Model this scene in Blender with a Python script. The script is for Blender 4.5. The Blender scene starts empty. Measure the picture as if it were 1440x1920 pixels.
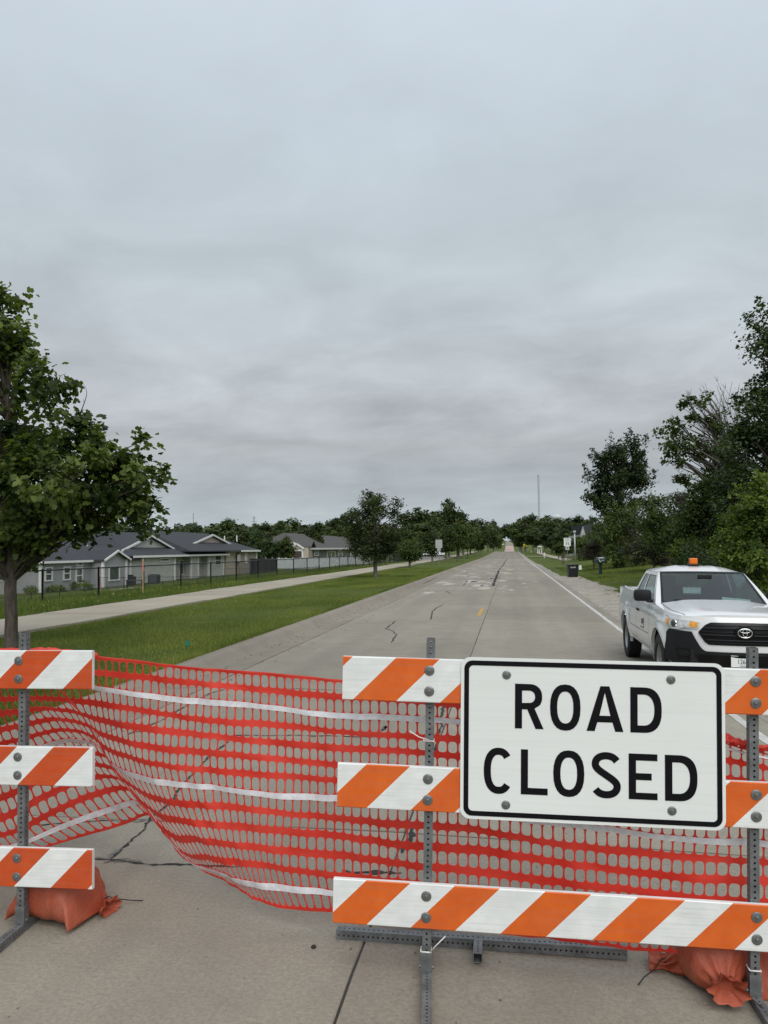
import bpy, bmesh, math, random
import numpy as np
from mathutils import Vector, Matrix, noise

S = bpy.context.scene
COL = S.collection
PI = math.pi
R = math.radians
H = 2.0                     # camera height above the road (m)
F = 1443.0                  # focal length in photo pixels (photo 1440 x 1920)

# ------------------------------------------------------------------ camera
CAM_YAW, CAM_PITCH, CAM_ROLL = R(9.318), R(2.790), R(-0.8)
Mcam = Matrix.Rotation(CAM_YAW, 3, 'Z') @ Matrix.Rotation(PI/2 + CAM_PITCH, 3, 'X') @ Matrix.Rotation(CAM_ROLL, 3, 'Z')
cam_d = bpy.data.cameras.new('camera')
cam = bpy.data.objects.new('camera', cam_d)
COL.objects.link(cam)
cam.matrix_world = Matrix.Translation((0, 0, H)) @ Mcam.to_4x4()
cam_d.sensor_fit = 'HORIZONTAL'
cam_d.sensor_width = 36.0
cam_d.lens = F/1440*36.0
cam_d.clip_start = 0.05
cam_d.clip_end = 6000
S.camera = cam

# ------------------------------------------------------------------ world (overcast), sun, exposure
SUN_EL, SUN_AZ = R(43), R(158)          # azimuth clockwise from +Y: behind the camera
w = bpy.data.worlds.new('World')
S.world = w
w.use_nodes = True
nt = w.node_tree
nt.nodes.clear()
def N(tree, typ, **kw):
    n = tree.nodes.new(typ)
    for k, v in kw.items():
        setattr(n, k, v)
    return n
def ramp(tree, stops, interp='LINEAR'):
    n = tree.nodes.new('ShaderNodeValToRGB')
    cr = n.color_ramp
    cr.interpolation = interp
    while len(cr.elements) < len(stops):
        cr.elements.new(0.5)
    for e, (p, c) in zip(cr.elements, stops):
        e.position = p
        e.color = (c, c, c, 1) if isinstance(c, (int, float)) else (*c, 1)
    return n
def math_n(tree, op, a=None, b=None, c=None):
    n = tree.nodes.new('ShaderNodeMath')
    n.operation = op
    for i, v in enumerate((a, b, c)):
        if v is None:
            continue
        if isinstance(v, (int, float)):
            n.inputs[i].default_value = v
        else:
            tree.links.new(v, n.inputs[i])
    return n.outputs[0]
def sky_nodes():
    L = nt.links
    out = N(nt, 'ShaderNodeOutputWorld')
    mix = N(nt, 'ShaderNodeMixShader')
    L.new(mix.outputs[0], out.inputs[0])
    sky = N(nt, 'ShaderNodeTexSky', sky_type='NISHITA')
    sky.sun_disc = False
    sky.sun_elevation = SUN_EL
    sky.sun_rotation = SUN_AZ
    b1 = N(nt, 'ShaderNodeBackground')
    b1.inputs[1].default_value = 0.07
    L.new(sky.outputs[0], b1.inputs[0])
    tc = N(nt, 'ShaderNodeTexCoord')
    sep = N(nt, 'ShaderNodeSeparateXYZ')
    L.new(tc.outputs['Generated'], sep.inputs[0])
    z = sep.outputs[2]
    zc = math_n(nt, 'MAXIMUM', z, 0.0)
    den = math_n(nt, 'ADD', zc, 0.15)
    px = math_n(nt, 'DIVIDE', sep.outputs[0], den)
    py = math_n(nt, 'DIVIDE', sep.outputs[1], den)
    cmb = N(nt, 'ShaderNodeCombineXYZ')
    L.new(px, cmb.inputs[0]); L.new(py, cmb.inputs[1])
    den2 = math_n(nt, 'ADD', zc, 0.36)
    cmb2 = N(nt, 'ShaderNodeCombineXYZ')
    L.new(math_n(nt, 'DIVIDE', sep.outputs[0], den2), cmb2.inputs[0]); L.new(math_n(nt, 'DIVIDE', sep.outputs[1], den2), cmb2.inputs[1])
    def cloud(scale, detail, rough, seed, sx=1.0, sy=1.0, dist=0.0, cmb=cmb):
        mp = N(nt, 'ShaderNodeMapping')
        mp.inputs['Location'].default_value = (seed, seed*0.7, seed*1.3)
        mp.inputs['Scale'].default_value = (sx, sy, 1)
        L.new(cmb.outputs[0], mp.inputs[0])
        n = N(nt, 'ShaderNodeTexNoise')
        n.inputs['Scale'].default_value = scale
        n.inputs['Detail'].default_value = detail
        n.inputs['Roughness'].default_value = rough
        n.inputs['Distortion'].default_value = dist
        L.new(mp.outputs[0], n.inputs['Vector'])
        return n.outputs[0]
    c1 = cloud(0.55, 7, 0.52, 3.1, 0.8, 1.0, 0.2)
    c2 = cloud(3.6, 6, 0.55, 11.3, 0.8, 1.0, 0.5, cmb2)
    c3 = cloud(0.23, 3, 0.5, 7.7)
    # base brightness by elevation: an overcast sky, pale towards the zenith
    base = ramp(nt, [(0.0, (.47, .535, .585)), (0.035, (.43, .485, .525)), (0.085, (.385, .42, .445)), (0.135, (.42, .44, .455)), (0.20, (.535, .57, .60)),
                     (0.32, (.53, .585, .622)), (0.45, (.56, .632, .685)), (0.60, (.64, .72, .80)), (1.0, (.84, .91, .99))])
    L.new(zc, base.inputs[0])
    # cloud contrast, softer overhead
    c4 = cloud(3.0, 5, 0.6, 21.7, 0.75, 1.0, 0.4)
    k = math_n(nt, 'SUBTRACT', c1, 0.5)
    k4 = math_n(nt, 'SUBTRACT', c4, 0.5)
    k2 = math_n(nt, 'SUBTRACT', c2, 0.5)
    k3 = math_n(nt, 'SUBTRACT', c3, 0.5)
    amp = ramp(nt, [(0.0, 0.6), (0.06, 0.75), (0.18, 1.15), (0.27, 0.8), (0.42, 0.42), (0.6, 0.3), (1.0, 0.2)])
    L.new(zc, amp.inputs[0])
    s = math_n(nt, 'ADD', math_n(nt, 'MULTIPLY', k, 0.6), math_n(nt, 'MULTIPLY', k2, 0.72))
    s = math_n(nt, 'ADD', s, math_n(nt, 'MULTIPLY', k4, 0.35))
    s = math_n(nt, 'ADD', s, math_n(nt, 'MULTIPLY', k3, 0.5))
    s = math_n(nt, 'MULTIPLY', s, amp.outputs[0])
    s = math_n(nt, 'ADD', s, 1.0)
    vm = N(nt, 'ShaderNodeVectorMath', operation='SCALE')
    L.new(base.outputs[0], vm.inputs[0])
    L.new(s, vm.inputs['Scale'])
    b2 = N(nt, 'ShaderNodeBackground')
    b2.inputs[1].default_value = 0.80
    L.new(vm.outputs[0], b2.inputs[0])
    mix.inputs[0].default_value = 0.93
    L.new(b1.outputs[0], mix.inputs[1])
    L.new(b2.outputs[0], mix.inputs[2])
sky_nodes()
sun_d = bpy.data.lights.new('sun', 'SUN')
sun_d.energy = 1.5
sun_d.angle = R(50)
sun_d.color = (1.0, 0.955, 0.89)
sun = bpy.data.objects.new('sun', sun_d)
COL.objects.link(sun)
sdir = Vector((math.sin(SUN_AZ)*math.cos(SUN_EL), math.cos(SUN_AZ)*math.cos(SUN_EL), math.sin(SUN_EL)))
sun.rotation_euler = sdir.to_track_quat('Z', 'Y').to_euler()
sun.location = sdir*50
S.view_settings.view_transform = 'Standard'
S.view_settings.look = 'None'
S.view_settings.gamma = 1
S.view_settings.exposure = 0.42
S.view_settings.use_curve_mapping = False
S.render.engine = 'CYCLES'
S.cycles.max_bounces = 8
S.cycles.transparent_max_bounces = 12

# ------------------------------------------------------------------ terrain heights, pixel -> place helpers
def pr(Y):
    return np.interp(Y, [-200, 150, 275, 330, 480, 600, 720, 900, 1200, 3000], [0, 0, .7, .2, -2.5, -2.2, .5, 9, 13, 14])
def sst(x, a, b):
    t = np.clip((x-a)/(b-a), 0, 1)
    return t*t*(3-2*t)
def crown(X):
    return -0.02*np.clip(X+0.85, 0, 4.6)
def gz(X, Y):
    X = np.asarray(X, float); Y = np.asarray(Y, float)
    z = pr(Y) + crown(X)
    z = z + np.where(X > 5.2, 0.10*np.clip(X-5.2, 0, 13), 0)
    z = z + np.where(X < -5.48, .14, 0)
    fall = sst(-X, 18.0, 26.5)*(1 - sst(Y, 190, 330))
    z = z - 1.5*fall
    z = z + 3.0*sst(Y, 260, 420)*sst(np.abs(X), 12, 60)
    return z
def ray(x, y):
    return Mcam @ Vector(((x-720)/F, (960-y)/F, -1.0))
CAMP = Vector((0, 0, H))
def at_ground(x, y):
    z = 0.0
    d = ray(x, y)
    for _ in range(25):
        P = CAMP + d*((z-H)/d.z)
        z = 0.5*z + 0.5*float(gz(P.x, P.y))
    return P
def at_depth(x, y, d): return CAMP + ray(x, y)*d
def at_Y(x, y, Y):
    d = ray(x, y); return CAMP + d*(Y/d.y)
def at_X(x, y, X):
    d = ray(x, y); return CAMP + d*(X/d.x)
def at_z(x, y, z):
    d = ray(x, y); P = CAMP + d*((z-H)/d.z); return Vector((P.x, P.y, float(gz(P.x, P.y))))
def foot(x, depth):
    P = at_depth(x, 1030, depth); return Vector((P.x, P.y, float(gz(P.x, P.y))))

# ------------------------------------------------------------------ object helpers
def tag(o, label=None, cat=None, group=None, kind=None):
    for k, v in (('label', label), ('category', cat), ('group', group), ('kind', kind)):
        if v:
            o[k] = v
    return o
def empty(name, loc=(0, 0, 0), rot=(0, 0, 0), label=None, cat=None, group=None):
    o = bpy.data.objects.new(name, None)
    o.empty_display_size = 0.2
    COL.objects.link(o)
    o.location = loc
    o.rotation_euler = rot
    return tag(o, label, cat, group)
def link(name, me, parent=None, loc=(0, 0, 0), rot=(0, 0, 0), scale=(1, 1, 1)):
    o = bpy.data.objects.new(name, me)
    COL.objects.link(o)
    o.parent = parent
    o.location = loc; o.rotation_euler = rot; o.scale = scale
    return o
def np_mesh(name, verts, faces, mats, tint=None, smooth=False, mi=None):
    """verts (N,3); faces (M,k) with one k"""
    verts = np.asarray(verts, np.float32); faces = np.asarray(faces, np.int32)
    me = bpy.data.meshes.new(name)
    me.vertices.add(len(verts)); me.vertices.foreach_set('co', verts.ravel())
    k = faces.shape[1]
    me.loops.add(faces.size); me.loops.foreach_set('vertex_index', faces.ravel())
    me.polygons.add(len(faces))
    me.polygons.foreach_set('loop_start', np.arange(0, faces.size, k, dtype=np.int32))
    if mi is not None:
        me.polygons.foreach_set('material_index', np.asarray(mi, np.int32))
    for m in (mats if isinstance(mats, (list, tuple)) else [mats]):
        me.materials.append(m)
    if tint is not None:
        a = me.attributes.new('tint', 'FLOAT', 'POINT')
        a.data.foreach_set('value', np.asarray(tint, np.float32))
    me.update(calc_edges=True)
    me.polygons.foreach_set('use_smooth', np.full(len(faces), bool(smooth)))
    return me
class MB:
    def __init__(s): s.v = []; s.f = []; s.m = []
    def add(s, vs, fs, mi=0):
        b = len(s.v)
        s.v.extend([tuple(v) for v in vs])
        for f in fs:
            s.f.append(tuple(b+i for i in f)); s.m.append(mi)
    def box(s, c, d, rot=None, mi=0, bev=0.0):
        hx, hy, hz = d[0]/2, d[1]/2, d[2]/2
        c = Vector(c)
        M = rot if rot is not None else Matrix.Identity(3)
        if bev <= 0:
            vs = [Vector((x*hx, y*hy, z*hz)) for z in (-1, 1) for y in (-1, 1) for x in (-1, 1)]
            fs = [(0, 2, 3, 1), (4, 5, 7, 6), (0, 1, 5, 4), (2, 6, 7, 3), (0, 4, 6, 2), (1, 3, 7, 5)]
            s.add([c + M @ v for v in vs], fs, mi)
        else:
            bm = bmesh.new()
            bmesh.ops.create_cube(bm, size=1)
            for v in bm.verts: v.co = Vector((v.co.x*d[0], v.co.y*d[1], v.co.z*d[2]))
            bmesh.ops.bevel(bm, geom=bm.edges[:], offset=bev, segments=2, profile=0.6, affect='EDGES')
            bm.verts.index_update()
            s.add([c + M @ v.co for v in bm.verts], [[v.index for v in f.verts] for f in bm.faces], mi)
            bm.free()
        return s
    def tube(s, pts, rad, n=8, mi=0, cap=True):
        pts = [Vector(p) for p in pts]
        if isinstance(rad, (int, float)): rad = [rad]*len(pts)
        vs = []; fs = []
        prev = None
        for i, p in enumerate(pts):
            t = (pts[min(i+1, len(pts)-1)] - pts[max(i-1, 0)])
            if t.length < 1e-9: t = Vector((0, 0, 1))
            t.normalize()
            if prev is None:
                a = t.cross(Vector((0.31, 0.2, 0.93)));
                if a.length < 1e-3: a = t.cross(Vector((1, 0, 0)))
            else:
                a = prev - t*prev.dot(t)
                if a.length < 1e-6: a = t.cross(Vector((1, 0, 0.1)))
            a.normalize(); prev = a
            b = t.cross(a)
            for k in range(n):
                an = 2*PI*k/n
                vs.append(p + (a*math.cos(an) + b*math.sin(an))*rad[i])
        for i in range(len(pts)-1):
            for k in range(n):
                fs.append((i*n+k, i*n+(k+1) % n, (i+1)*n+(k+1) % n, (i+1)*n+k))
        if cap:
            fs.append(tuple(range(n-1, -1, -1)))
            fs.append(tuple((len(pts)-1)*n+k for k in range(n)))
        s.add(vs, fs, mi)
        return s
    def grid(s, P, mi=0, closed=False, flip=False):
        a = len(P); b = len(P[0])
        vs = [q for row in P for q in row]
        fs = []
        for i in range(a-1):
            for j in range(b if closed else b-1):
                j2 = (j+1) % b
                f = (i*b+j, i*b+j2, (i+1)*b+j2, (i+1)*b+j)
                fs.append(f[::-1] if flip else f)
        s.add(vs, fs, mi)
        return s
    def lathe(s, prof, n=24, M=None, mi=0):
        """profile (r, z) about local z; M a 4x4"""
        M = M or Matrix.Identity(4)
        P = [[M @ Vector((r*math.cos(2*PI*k/n), r*math.sin(2*PI*k/n), z)) for k in range(n)] for r, z in prof]
        return s.grid(P, mi, closed=True)
    def build_each(s, name, mats, parent=None, org=(0, 0, 0), per=6):
        """every box added so far as an object of its own"""
        for i in range(0, len(s.f), per):
            q = MB(); used = sorted({k for f in s.f[i:i+per] for k in f}); ix = {k: j for j, k in enumerate(used)}
            q.add([s.v[k] for k in used], [[ix[k] for k in f] for f in s.f[i:i+per]])
            q.build(name, mats, parent, org=org)
    def prism(s, poly, ax, a, b, mi=0):
        """polygon of 2D points extruded along axis ax from a to b"""
        def P(p, t):
            return {'x': (t, p[0], p[1]), 'y': (p[0], t, p[1]), 'z': (p[0], p[1], t)}[ax]
        n = len(poly)
        vs = [P(p, a) for p in poly] + [P(p, b) for p in poly]
        fs = [tuple(range(n))[::-1], tuple(range(n, 2*n))] + [(i, (i+1) % n, n+(i+1) % n, n+i) for i in range(n)]
        s.add(vs, fs, mi)
        return s
    def mesh(s, name, mats, smooth=False, org=(0, 0, 0), fixn=True):
        me = bpy.data.meshes.new(name)
        o = org
        me.from_pydata([(v[0]-o[0], v[1]-o[1], v[2]-o[2]) for v in s.v], [], s.f)
        for m in (mats if isinstance(mats, (list, tuple)) else [mats]):
            me.materials.append(m)
        me.polygons.foreach_set('material_index', np.array(s.m, np.int32))
        if fixn:
            bm = bmesh.new(); bm.from_mesh(me)
            bmesh.ops.recalc_face_normals(bm, faces=bm.faces[:])
            bm.to_mesh(me); bm.free()
        if smooth:
            me.polygons.foreach_set('use_smooth', np.ones(len(me.polygons), bool))
            if smooth != 'all':
                me.set_sharp_from_angle(angle=R(38))
        me.update()
        return me
    def build(s, name, mats, parent=None, loc=(0, 0, 0), rot=(0, 0, 0), smooth=False, org=(0, 0, 0), fixn=True):
        return link(name, s.mesh(name, mats, smooth, org, fixn), parent, loc, rot)
def solidify(o, t, off=0.0):
    m = o.modifiers.new('thickness', 'SOLIDIFY'); m.thickness = t; m.offset = off
    return o
def copy_tree(o, parent=None):
    c = o.copy(); COL.objects.link(c); c.parent = parent
    for ch in list(o.children): copy_tree(ch, c)
    return c
def text(body, size, mat, parent, M, name='lettering', extrude=0.0006, align='CENTER', sx=1.0):
    cu = bpy.data.curves.new('txt', 'FONT')
    cu.body = body; cu.size = size; cu.align_x = align; cu.align_y = 'CENTER'; cu.extrude = extrude
    tmp = bpy.data.objects.new('txt', cu)
    COL.objects.link(tmp)
    bpy.context.view_layer.update()
    me = bpy.data.meshes.new_from_object(tmp.evaluated_get(bpy.context.evaluated_depsgraph_get()))
    COL.objects.unlink(tmp); bpy.data.objects.remove(tmp)
    me.materials.clear(); me.materials.append(mat)
    o = bpy.data.objects.new(name, me); COL.objects.link(o); o.parent = parent
    o.matrix_local = M @ Matrix.Diagonal((sx, 1, 1, 1))
    return o
def shape2d(loops, mat, parent, M, name, extrude=0.0006):
    """flat filled outline (even-odd) as a thin mesh"""
    cu = bpy.data.curves.new('shp', 'CURVE')
    cu.dimensions = '2D'; cu.fill_mode = 'BOTH'; cu.extrude = extrude
    for lp in loops:
        sp = cu.splines.new('POLY'); sp.points.add(len(lp)-1)
        for p, q in zip(sp.points, lp): p.co = (q[0], q[1], 0, 1)
        sp.use_cyclic_u = True
    tmp = bpy.data.objects.new('shp', cu); COL.objects.link(tmp)
    bpy.context.view_layer.update()
    me = bpy.data.meshes.new_from_object(tmp.evaluated_get(bpy.context.evaluated_depsgraph_get()))
    COL.objects.unlink(tmp); bpy.data.objects.remove(tmp)
    me.materials.clear(); me.materials.append(mat)
    o = bpy.data.objects.new(name, me); COL.objects.link(o); o.parent = parent
    o.matrix_local = M
    return o

# ------------------------------------------------------------------ materials
def new_mat(name):
    m = bpy.data.materials.new(name); m.use_nodes = True
    t = m.node_tree
    b = t.nodes['Principled BSDF']
    return m, t, b
def coords(t, kind='Object', scale=(1, 1, 1), loc=(0, 0, 0)):
    tc = t.nodes.new('ShaderNodeTexCoord')
    mp = t.nodes.new('ShaderNodeMapping')
    mp.inputs['Scale'].default_value = scale
    mp.inputs['Location'].default_value = loc
    t.links.new(tc.outputs[kind], mp.inputs[0])
    return mp.outputs[0]
def world_pos(t, scale=(1, 1, 1)):
    g = t.nodes.new('ShaderNodeNewGeometry')
    mp = t.nodes.new('ShaderNodeMapping')
    mp.inputs['Scale'].default_value = scale
    t.links.new(g.outputs['Position'], mp.inputs[0])
    return mp.outputs[0]
def noise_n(t, vec, scale, detail=4, rough=0.55, dist=0):
    n = t.nodes.new('ShaderNodeTexNoise')
    n.inputs['Scale'].default_value = scale; n.inputs['Detail'].default_value = detail
    n.inputs['Roughness'].default_value = rough; n.inputs['Distortion'].default_value = dist
    if vec is not None: t.links.new(vec, n.inputs['Vector'])
    return n.outputs[0]
def mixc(t, fac, a, b, blend='MIX'):
    n = t.nodes.new('ShaderNodeMix'); n.data_type = 'RGBA'; n.blend_type = blend
    for sock, v in ((n.inputs[0], fac), (n.inputs[6], a), (n.inputs[7], b)):
        if isinstance(v, (int, float)): sock.default_value = v
        elif isinstance(v, tuple): sock.default_value = (*v, 1) if len(v) == 3 else v
        else: t.links.new(v, sock)
    return n.outputs[2]
def bump(t, b, height, strength=0.3, dist=0.01):
    n = t.nodes.new('ShaderNodeBump')
    n.inputs['Strength'].default_value = strength; n.inputs['Distance'].default_value = dist
    t.links.new(height, n.inputs['Height'])
    t.links.new(n.outputs[0], b.inputs['Normal'])
def maprange(t, v, a, b, c=0.0, d=1.0):
    n = t.nodes.new('ShaderNodeMapRange')
    for i, q in enumerate((a, b, c, d)): n.inputs[1+i].default_value = q
    t.links.new(v, n.inputs[0])
    return n.outputs[0]
def simple(name, col, rough=0.6, var=0.12, nscale=6.0, metal=0.0, bmp=0.0, bscale=40.0, spec=0.5, kind='Object', coat=0.0):
    m, t, b = new_mat(name)
    v = coords(t, kind)
    n = noise_n(t, v, nscale, 5)
    f = maprange(t, n, 0.3, 0.7)
    lo = tuple(c*(1-var) for c in col); hi = tuple(min(1, c*(1+var)) for c in col)
    t.links.new(mixc(t, f, lo, hi), b.inputs['Base Color'])
    b.inputs['Roughness'].default_value = rough
    b.inputs['Metallic'].default_value = metal
    b.inputs['Specular IOR Level'].default_value = spec
    b.inputs['Coat Weight'].default_value = coat
    if bmp: bump(t, b, noise_n(t, v, bscale, 4), bmp, 0.01)
    return m
def concrete(name, col, streak=True, dark=0.35, stain=1.0):
    m, t, b = new_mat(name)
    v = world_pos(t)
    big = noise_n(t, v, 0.35, 6, 0.6)
    med = noise_n(t, v, 2.2, 6, 0.6, 0.4)
    fine = noise_n(t, v, 46, 4, 0.75)
    spk = noise_n(t, v, 105, 2, 0.6)
    st = noise_n(t, world_pos(t, (3.0, 0.12, 1)), 1.0, 5, 0.6)
    oi = t.nodes.new('ShaderNodeObjectInfo')
    if streak:                                   # wheel tracks worn and darkened along each lane
        sx = t.nodes.new('ShaderNodeSeparateXYZ'); t.links.new(v, sx.inputs[0])
        trk = math_n(t, 'COSINE', math_n(t, 'MULTIPLY', math_n(t, 'ADD', sx.outputs[0], -.22), 2*PI/1.78))
        trk = maprange(t, trk, -.2, 1.0, 0, .16)
    c = mixc(t, maprange(t, big, .3, .7), tuple(x*.86 for x in col), tuple(x*1.13 for x in col))
    c = mixc(t, maprange(t, med, .48, .74, 0, .5*stain), c, tuple(x*.55 for x in col))
    c = mixc(t, maprange(t, st, .42, .70, 0, .42), c, tuple(x*(.72) for x in col))
    c = mixc(t, maprange(t, fine, .36, .66, 0, .72), c, tuple(x*.58 for x in col))
    c = mixc(t, maprange(t, spk, .64, .74, 0, .55), c, tuple(x*.35 for x in col))
    c = mixc(t, maprange(t, spk, .36, .26, 0, .35), c, tuple(min(1, x*1.6) for x in col))
    if streak: c = mixc(t, trk, c, tuple(x*.45 for x in col))
    rv = maprange(t, oi.outputs['Random'], 0, 1, 0.90, 1.07)
    vm = t.nodes.new('ShaderNodeVectorMath'); vm.operation = 'SCALE'
    t.links.new(c, vm.inputs[0]); t.links.new(rv, vm.inputs['Scale'])
    t.links.new(vm.outputs[0], b.inputs['Base Color'])
    b.inputs['Roughness'].default_value = 0.85
    b.inputs['Specular IOR Level'].default_value = 0.3
    tine = noise_n(t, world_pos(t, (4, 90, 1)), 1.0, 3, 0.6) if streak else fine
    h = math_n(t, 'ADD', math_n(t, 'MULTIPLY', fine, 0.6), math_n(t, 'MULTIPLY', tine, 0.5))
    bump(t, b, h, 0.6, 0.008)
    return m
def foliage(name, dark, light, trans=0.35, objvar=0.25):
    m, t, b = new_mat(name)
    a = t.nodes.new('ShaderNodeAttribute'); a.attribute_name = 'tint'
    oi = t.nodes.new('ShaderNodeObjectInfo')
    c = mixc(t, a.outputs['Fac'], dark, light)
    vm = t.nodes.new('ShaderNodeVectorMath'); vm.operation = 'SCALE'
    t.links.new(c, vm.inputs[0])
    t.links.new(maprange(t, oi.outputs['Random'], 0, 1, 1-objvar, 1+objvar), vm.inputs['Scale'])
    t.links.new(vm.outputs[0], b.inputs['Base Color'])
    b.inputs['Roughness'].default_value = 0.55
    b.inputs['Specular IOR Level'].default_value = 0.28
    tr = t.nodes.new('ShaderNodeBsdfTranslucent')
    vm2 = t.nodes.new('ShaderNodeVectorMath'); vm2.operation = 'MULTIPLY'
    t.links.new(vm.outputs[0], vm2.inputs[0]); vm2.inputs[1].default_value = (1.3, 1.35, .6)
    t.links.new(vm2.outputs[0], tr.inputs[0])
    mx = t.nodes.new('ShaderNodeMixShader'); mx.inputs[0].default_value = trans
    t.links.new(b.outputs[0], mx.inputs[1]); t.links.new(tr.outputs[0], mx.inputs[2])
    t.links.new(mx.outputs[0], t.nodes['Material Output'].inputs[0])
    return m
def grass_ground():
    m, t, b = new_mat('lawn')
    v = world_pos(t)
    big = noise_n(t, world_pos(t, (1, .45, 1)), 0.5, 5, .6)
    med = noise_n(t, v, 2.4, 6, .65)
    fine = noise_n(t, v, 45, 4, .75)
    c = mixc(t, maprange(t, big, .33, .68), (.078, .112, .018), (.130, .160, .032))
    c = mixc(t, maprange(t, med, .48, .75, 0, .6), c, (.155, .155, .048))
    c = mixc(t, maprange(t, fine, .38, .68, 0, .75), c, (.034, .055, .010))
    t.links.new(c, b.inputs['Base Color'])
    b.inputs['Roughness'].default_value = 0.9
    b.inputs['Specular IOR Level'].default_value = 0.15
    bump(t, b, math_n(t, 'ADD', fine, med), 0.8, 0.06)
    return m
def stripes(name, o0=(.62, .098, .006), o1=(.74, .135, .010), period=0.41):
    """orange and white diagonal retroreflective sheeting (flat print)"""
    m, t, b = new_mat(name)
    tc = t.nodes.new('ShaderNodeTexCoord')
    sp = t.nodes.new('ShaderNodeSeparateXYZ')
    t.links.new(tc.outputs['Object'], sp.inputs[0])
    u = math_n(t, 'SUBTRACT', sp.outputs[0], sp.outputs[2])
    fr = math_n(t, 'FRACT', math_n(t, 'DIVIDE', math_n(t, 'ADD', u, 8*period), period))
    isor = math_n(t, 'LESS_THAN', fr, 0.5)
    v = tc.outputs['Object']
    n1 = noise_n(t, v, 9, 5, .6)
    mp = t.nodes.new('ShaderNodeMapping'); mp.inputs['Scale'].default_value = (1.2, 1, 42); t.links.new(v, mp.inputs[0])
    rib = noise_n(t, mp.outputs[0], 3.0, 3, .5)
    scr = noise_n(t, v, 26, 6, .75, 1.0)
    white = mixc(t, maprange(t, n1, .35, .7), (.72, .75, .74), (.83, .85, .84))
    orange = mixc(t, maprange(t, n1, .3, .7), o0, o1)
    c = mixc(t, isor, white, orange)
    c = mixc(t, maprange(t, rib, .45, .7, 0, .16), c, (.30, .22, .18))
    c = mixc(t, maprange(t, scr, .665, .72, 0, .75), c, (.14, .12, .11))
    t.links.new(c, b.inputs['Base Color'])
    b.inputs['Roughness'].default_value = 0.42
    b.inputs['Coat Weight'].default_value = 0.15
    return m
def glass(name, tint=(.50, .56, .55), gloss=0.05):
    m, t, b = new_mat(name)
    t.nodes.remove(b)
    tr = t.nodes.new('ShaderNodeBsdfTransparent'); tr.inputs[0].default_value = (*tint, 1)
    gl = t.nodes.new('ShaderNodeBsdfGlossy'); gl.inputs['Roughness'].default_value = gloss; gl.inputs[0].default_value = (.9, .95, .95, 1)
    fr = t.nodes.new('ShaderNodeFresnel'); fr.inputs[0].default_value = 1.5
    mx = t.nodes.new('ShaderNodeMixShader')
    fac = math_n(t, 'ADD', math_n(t, 'MULTIPLY', fr.outputs[0], 1.1), 0.02)
    t.links.new(fac, mx.inputs[0]); t.links.new(tr.outputs[0], mx.inputs[1]); t.links.new(gl.outputs[0], mx.inputs[2])
    t.links.new(mx.outputs[0], t.nodes['Material Output'].inputs[0])
    return m
def siding(name, col, pitch=0.11):
    m, t, b = new_mat(name)
    tc = t.nodes.new('ShaderNodeTexCoord')
    sp = t.nodes.new('ShaderNodeSeparateXYZ'); t.links.new(tc.outputs['Object'], sp.inputs[0])
    fr = math_n(t, 'FRACT', math_n(t, 'DIVIDE', math_n(t, 'ADD', sp.outputs[2], 20.0), pitch))
    n = noise_n(t, tc.outputs['Object'], 1.2, 4)
    c = mixc(t, maprange(t, n, .3, .7), tuple(x*.92 for x in col), tuple(x*1.07 for x in col))
    t.links.new(c, b.inputs['Base Color'])
    b.inputs['Roughness'].default_value = 0.6
    bump(t, b, fr, 0.6, 0.012)
    return m
def shingles(name, col):
    m, t, b = new_mat(name)
    br = t.nodes.new('ShaderNodeTexBrick')
    br.inputs['Scale'].default_value = 3.0
    br.inputs['Mortar Size'].default_value = 0.03
    br.inputs['Color1'].default_value = (*[x*.78 for x in col], 1); br.inputs['Color2'].default_value = (*[x*1.25 for x in col], 1)
    br.inputs['Mortar'].default_value = (*[x*.5 for x in col], 1)
    t.links.new(coords(t, 'Object'), br.inputs[0])
    n = noise_n(t, coords(t, 'Object'), 8, 5, .7)
    c = mixc(t, maprange(t, n, .3, .7, 0, .5), br.outputs[0], tuple(x*1.3 for x in col))
    t.links.new(c, b.inputs['Base Color'])
    b.inputs['Roughness'].default_value = 0.9
    return m
def netting():
    m, t, b = new_mat('red_orange_plastic_netting')
    v = coords(t, 'Object')
    n = noise_n(t, v, 5, 4)
    c = mixc(t, maprange(t, n, .3, .7), (.74, .058, .036), (.90, .115, .078))
    t.links.new(c, b.inputs['Base Color'])
    b.inputs['Roughness'].default_value = 0.38
    tr = t.nodes.new('ShaderNodeBsdfTranslucent'); tr.inputs[0].default_value = (.90, .12, .075, 1)
    mx = t.nodes.new('ShaderNodeMixShader'); mx.inputs[0].default_value = 0.45
    t.links.new(b.outputs[0], mx.inputs[1]); t.links.new(tr.outputs[0], mx.inputs[2])
    t.links.new(mx.outputs[0], t.nodes['Material Output'].inputs[0])
    return m
def tape_mat():
    m, t, b = new_mat('white_reflective_tape')
    v = coords(t, 'Object')
    n = noise_n(t, v, 28, 3, .5); n2 = noise_n(t, v, 130, 2)
    c = mixc(t, maprange(t, n, .35, .65), (.66, .66, .70), (.80, .80, .83))
    c = mixc(t, maprange(t, n2, .45, .7, 0, .25), c, (.45, .43, .47))
    t.links.new(c, b.inputs['Base Color'])
    b.inputs['Roughness'].default_value = 0.28
    return m
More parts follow.
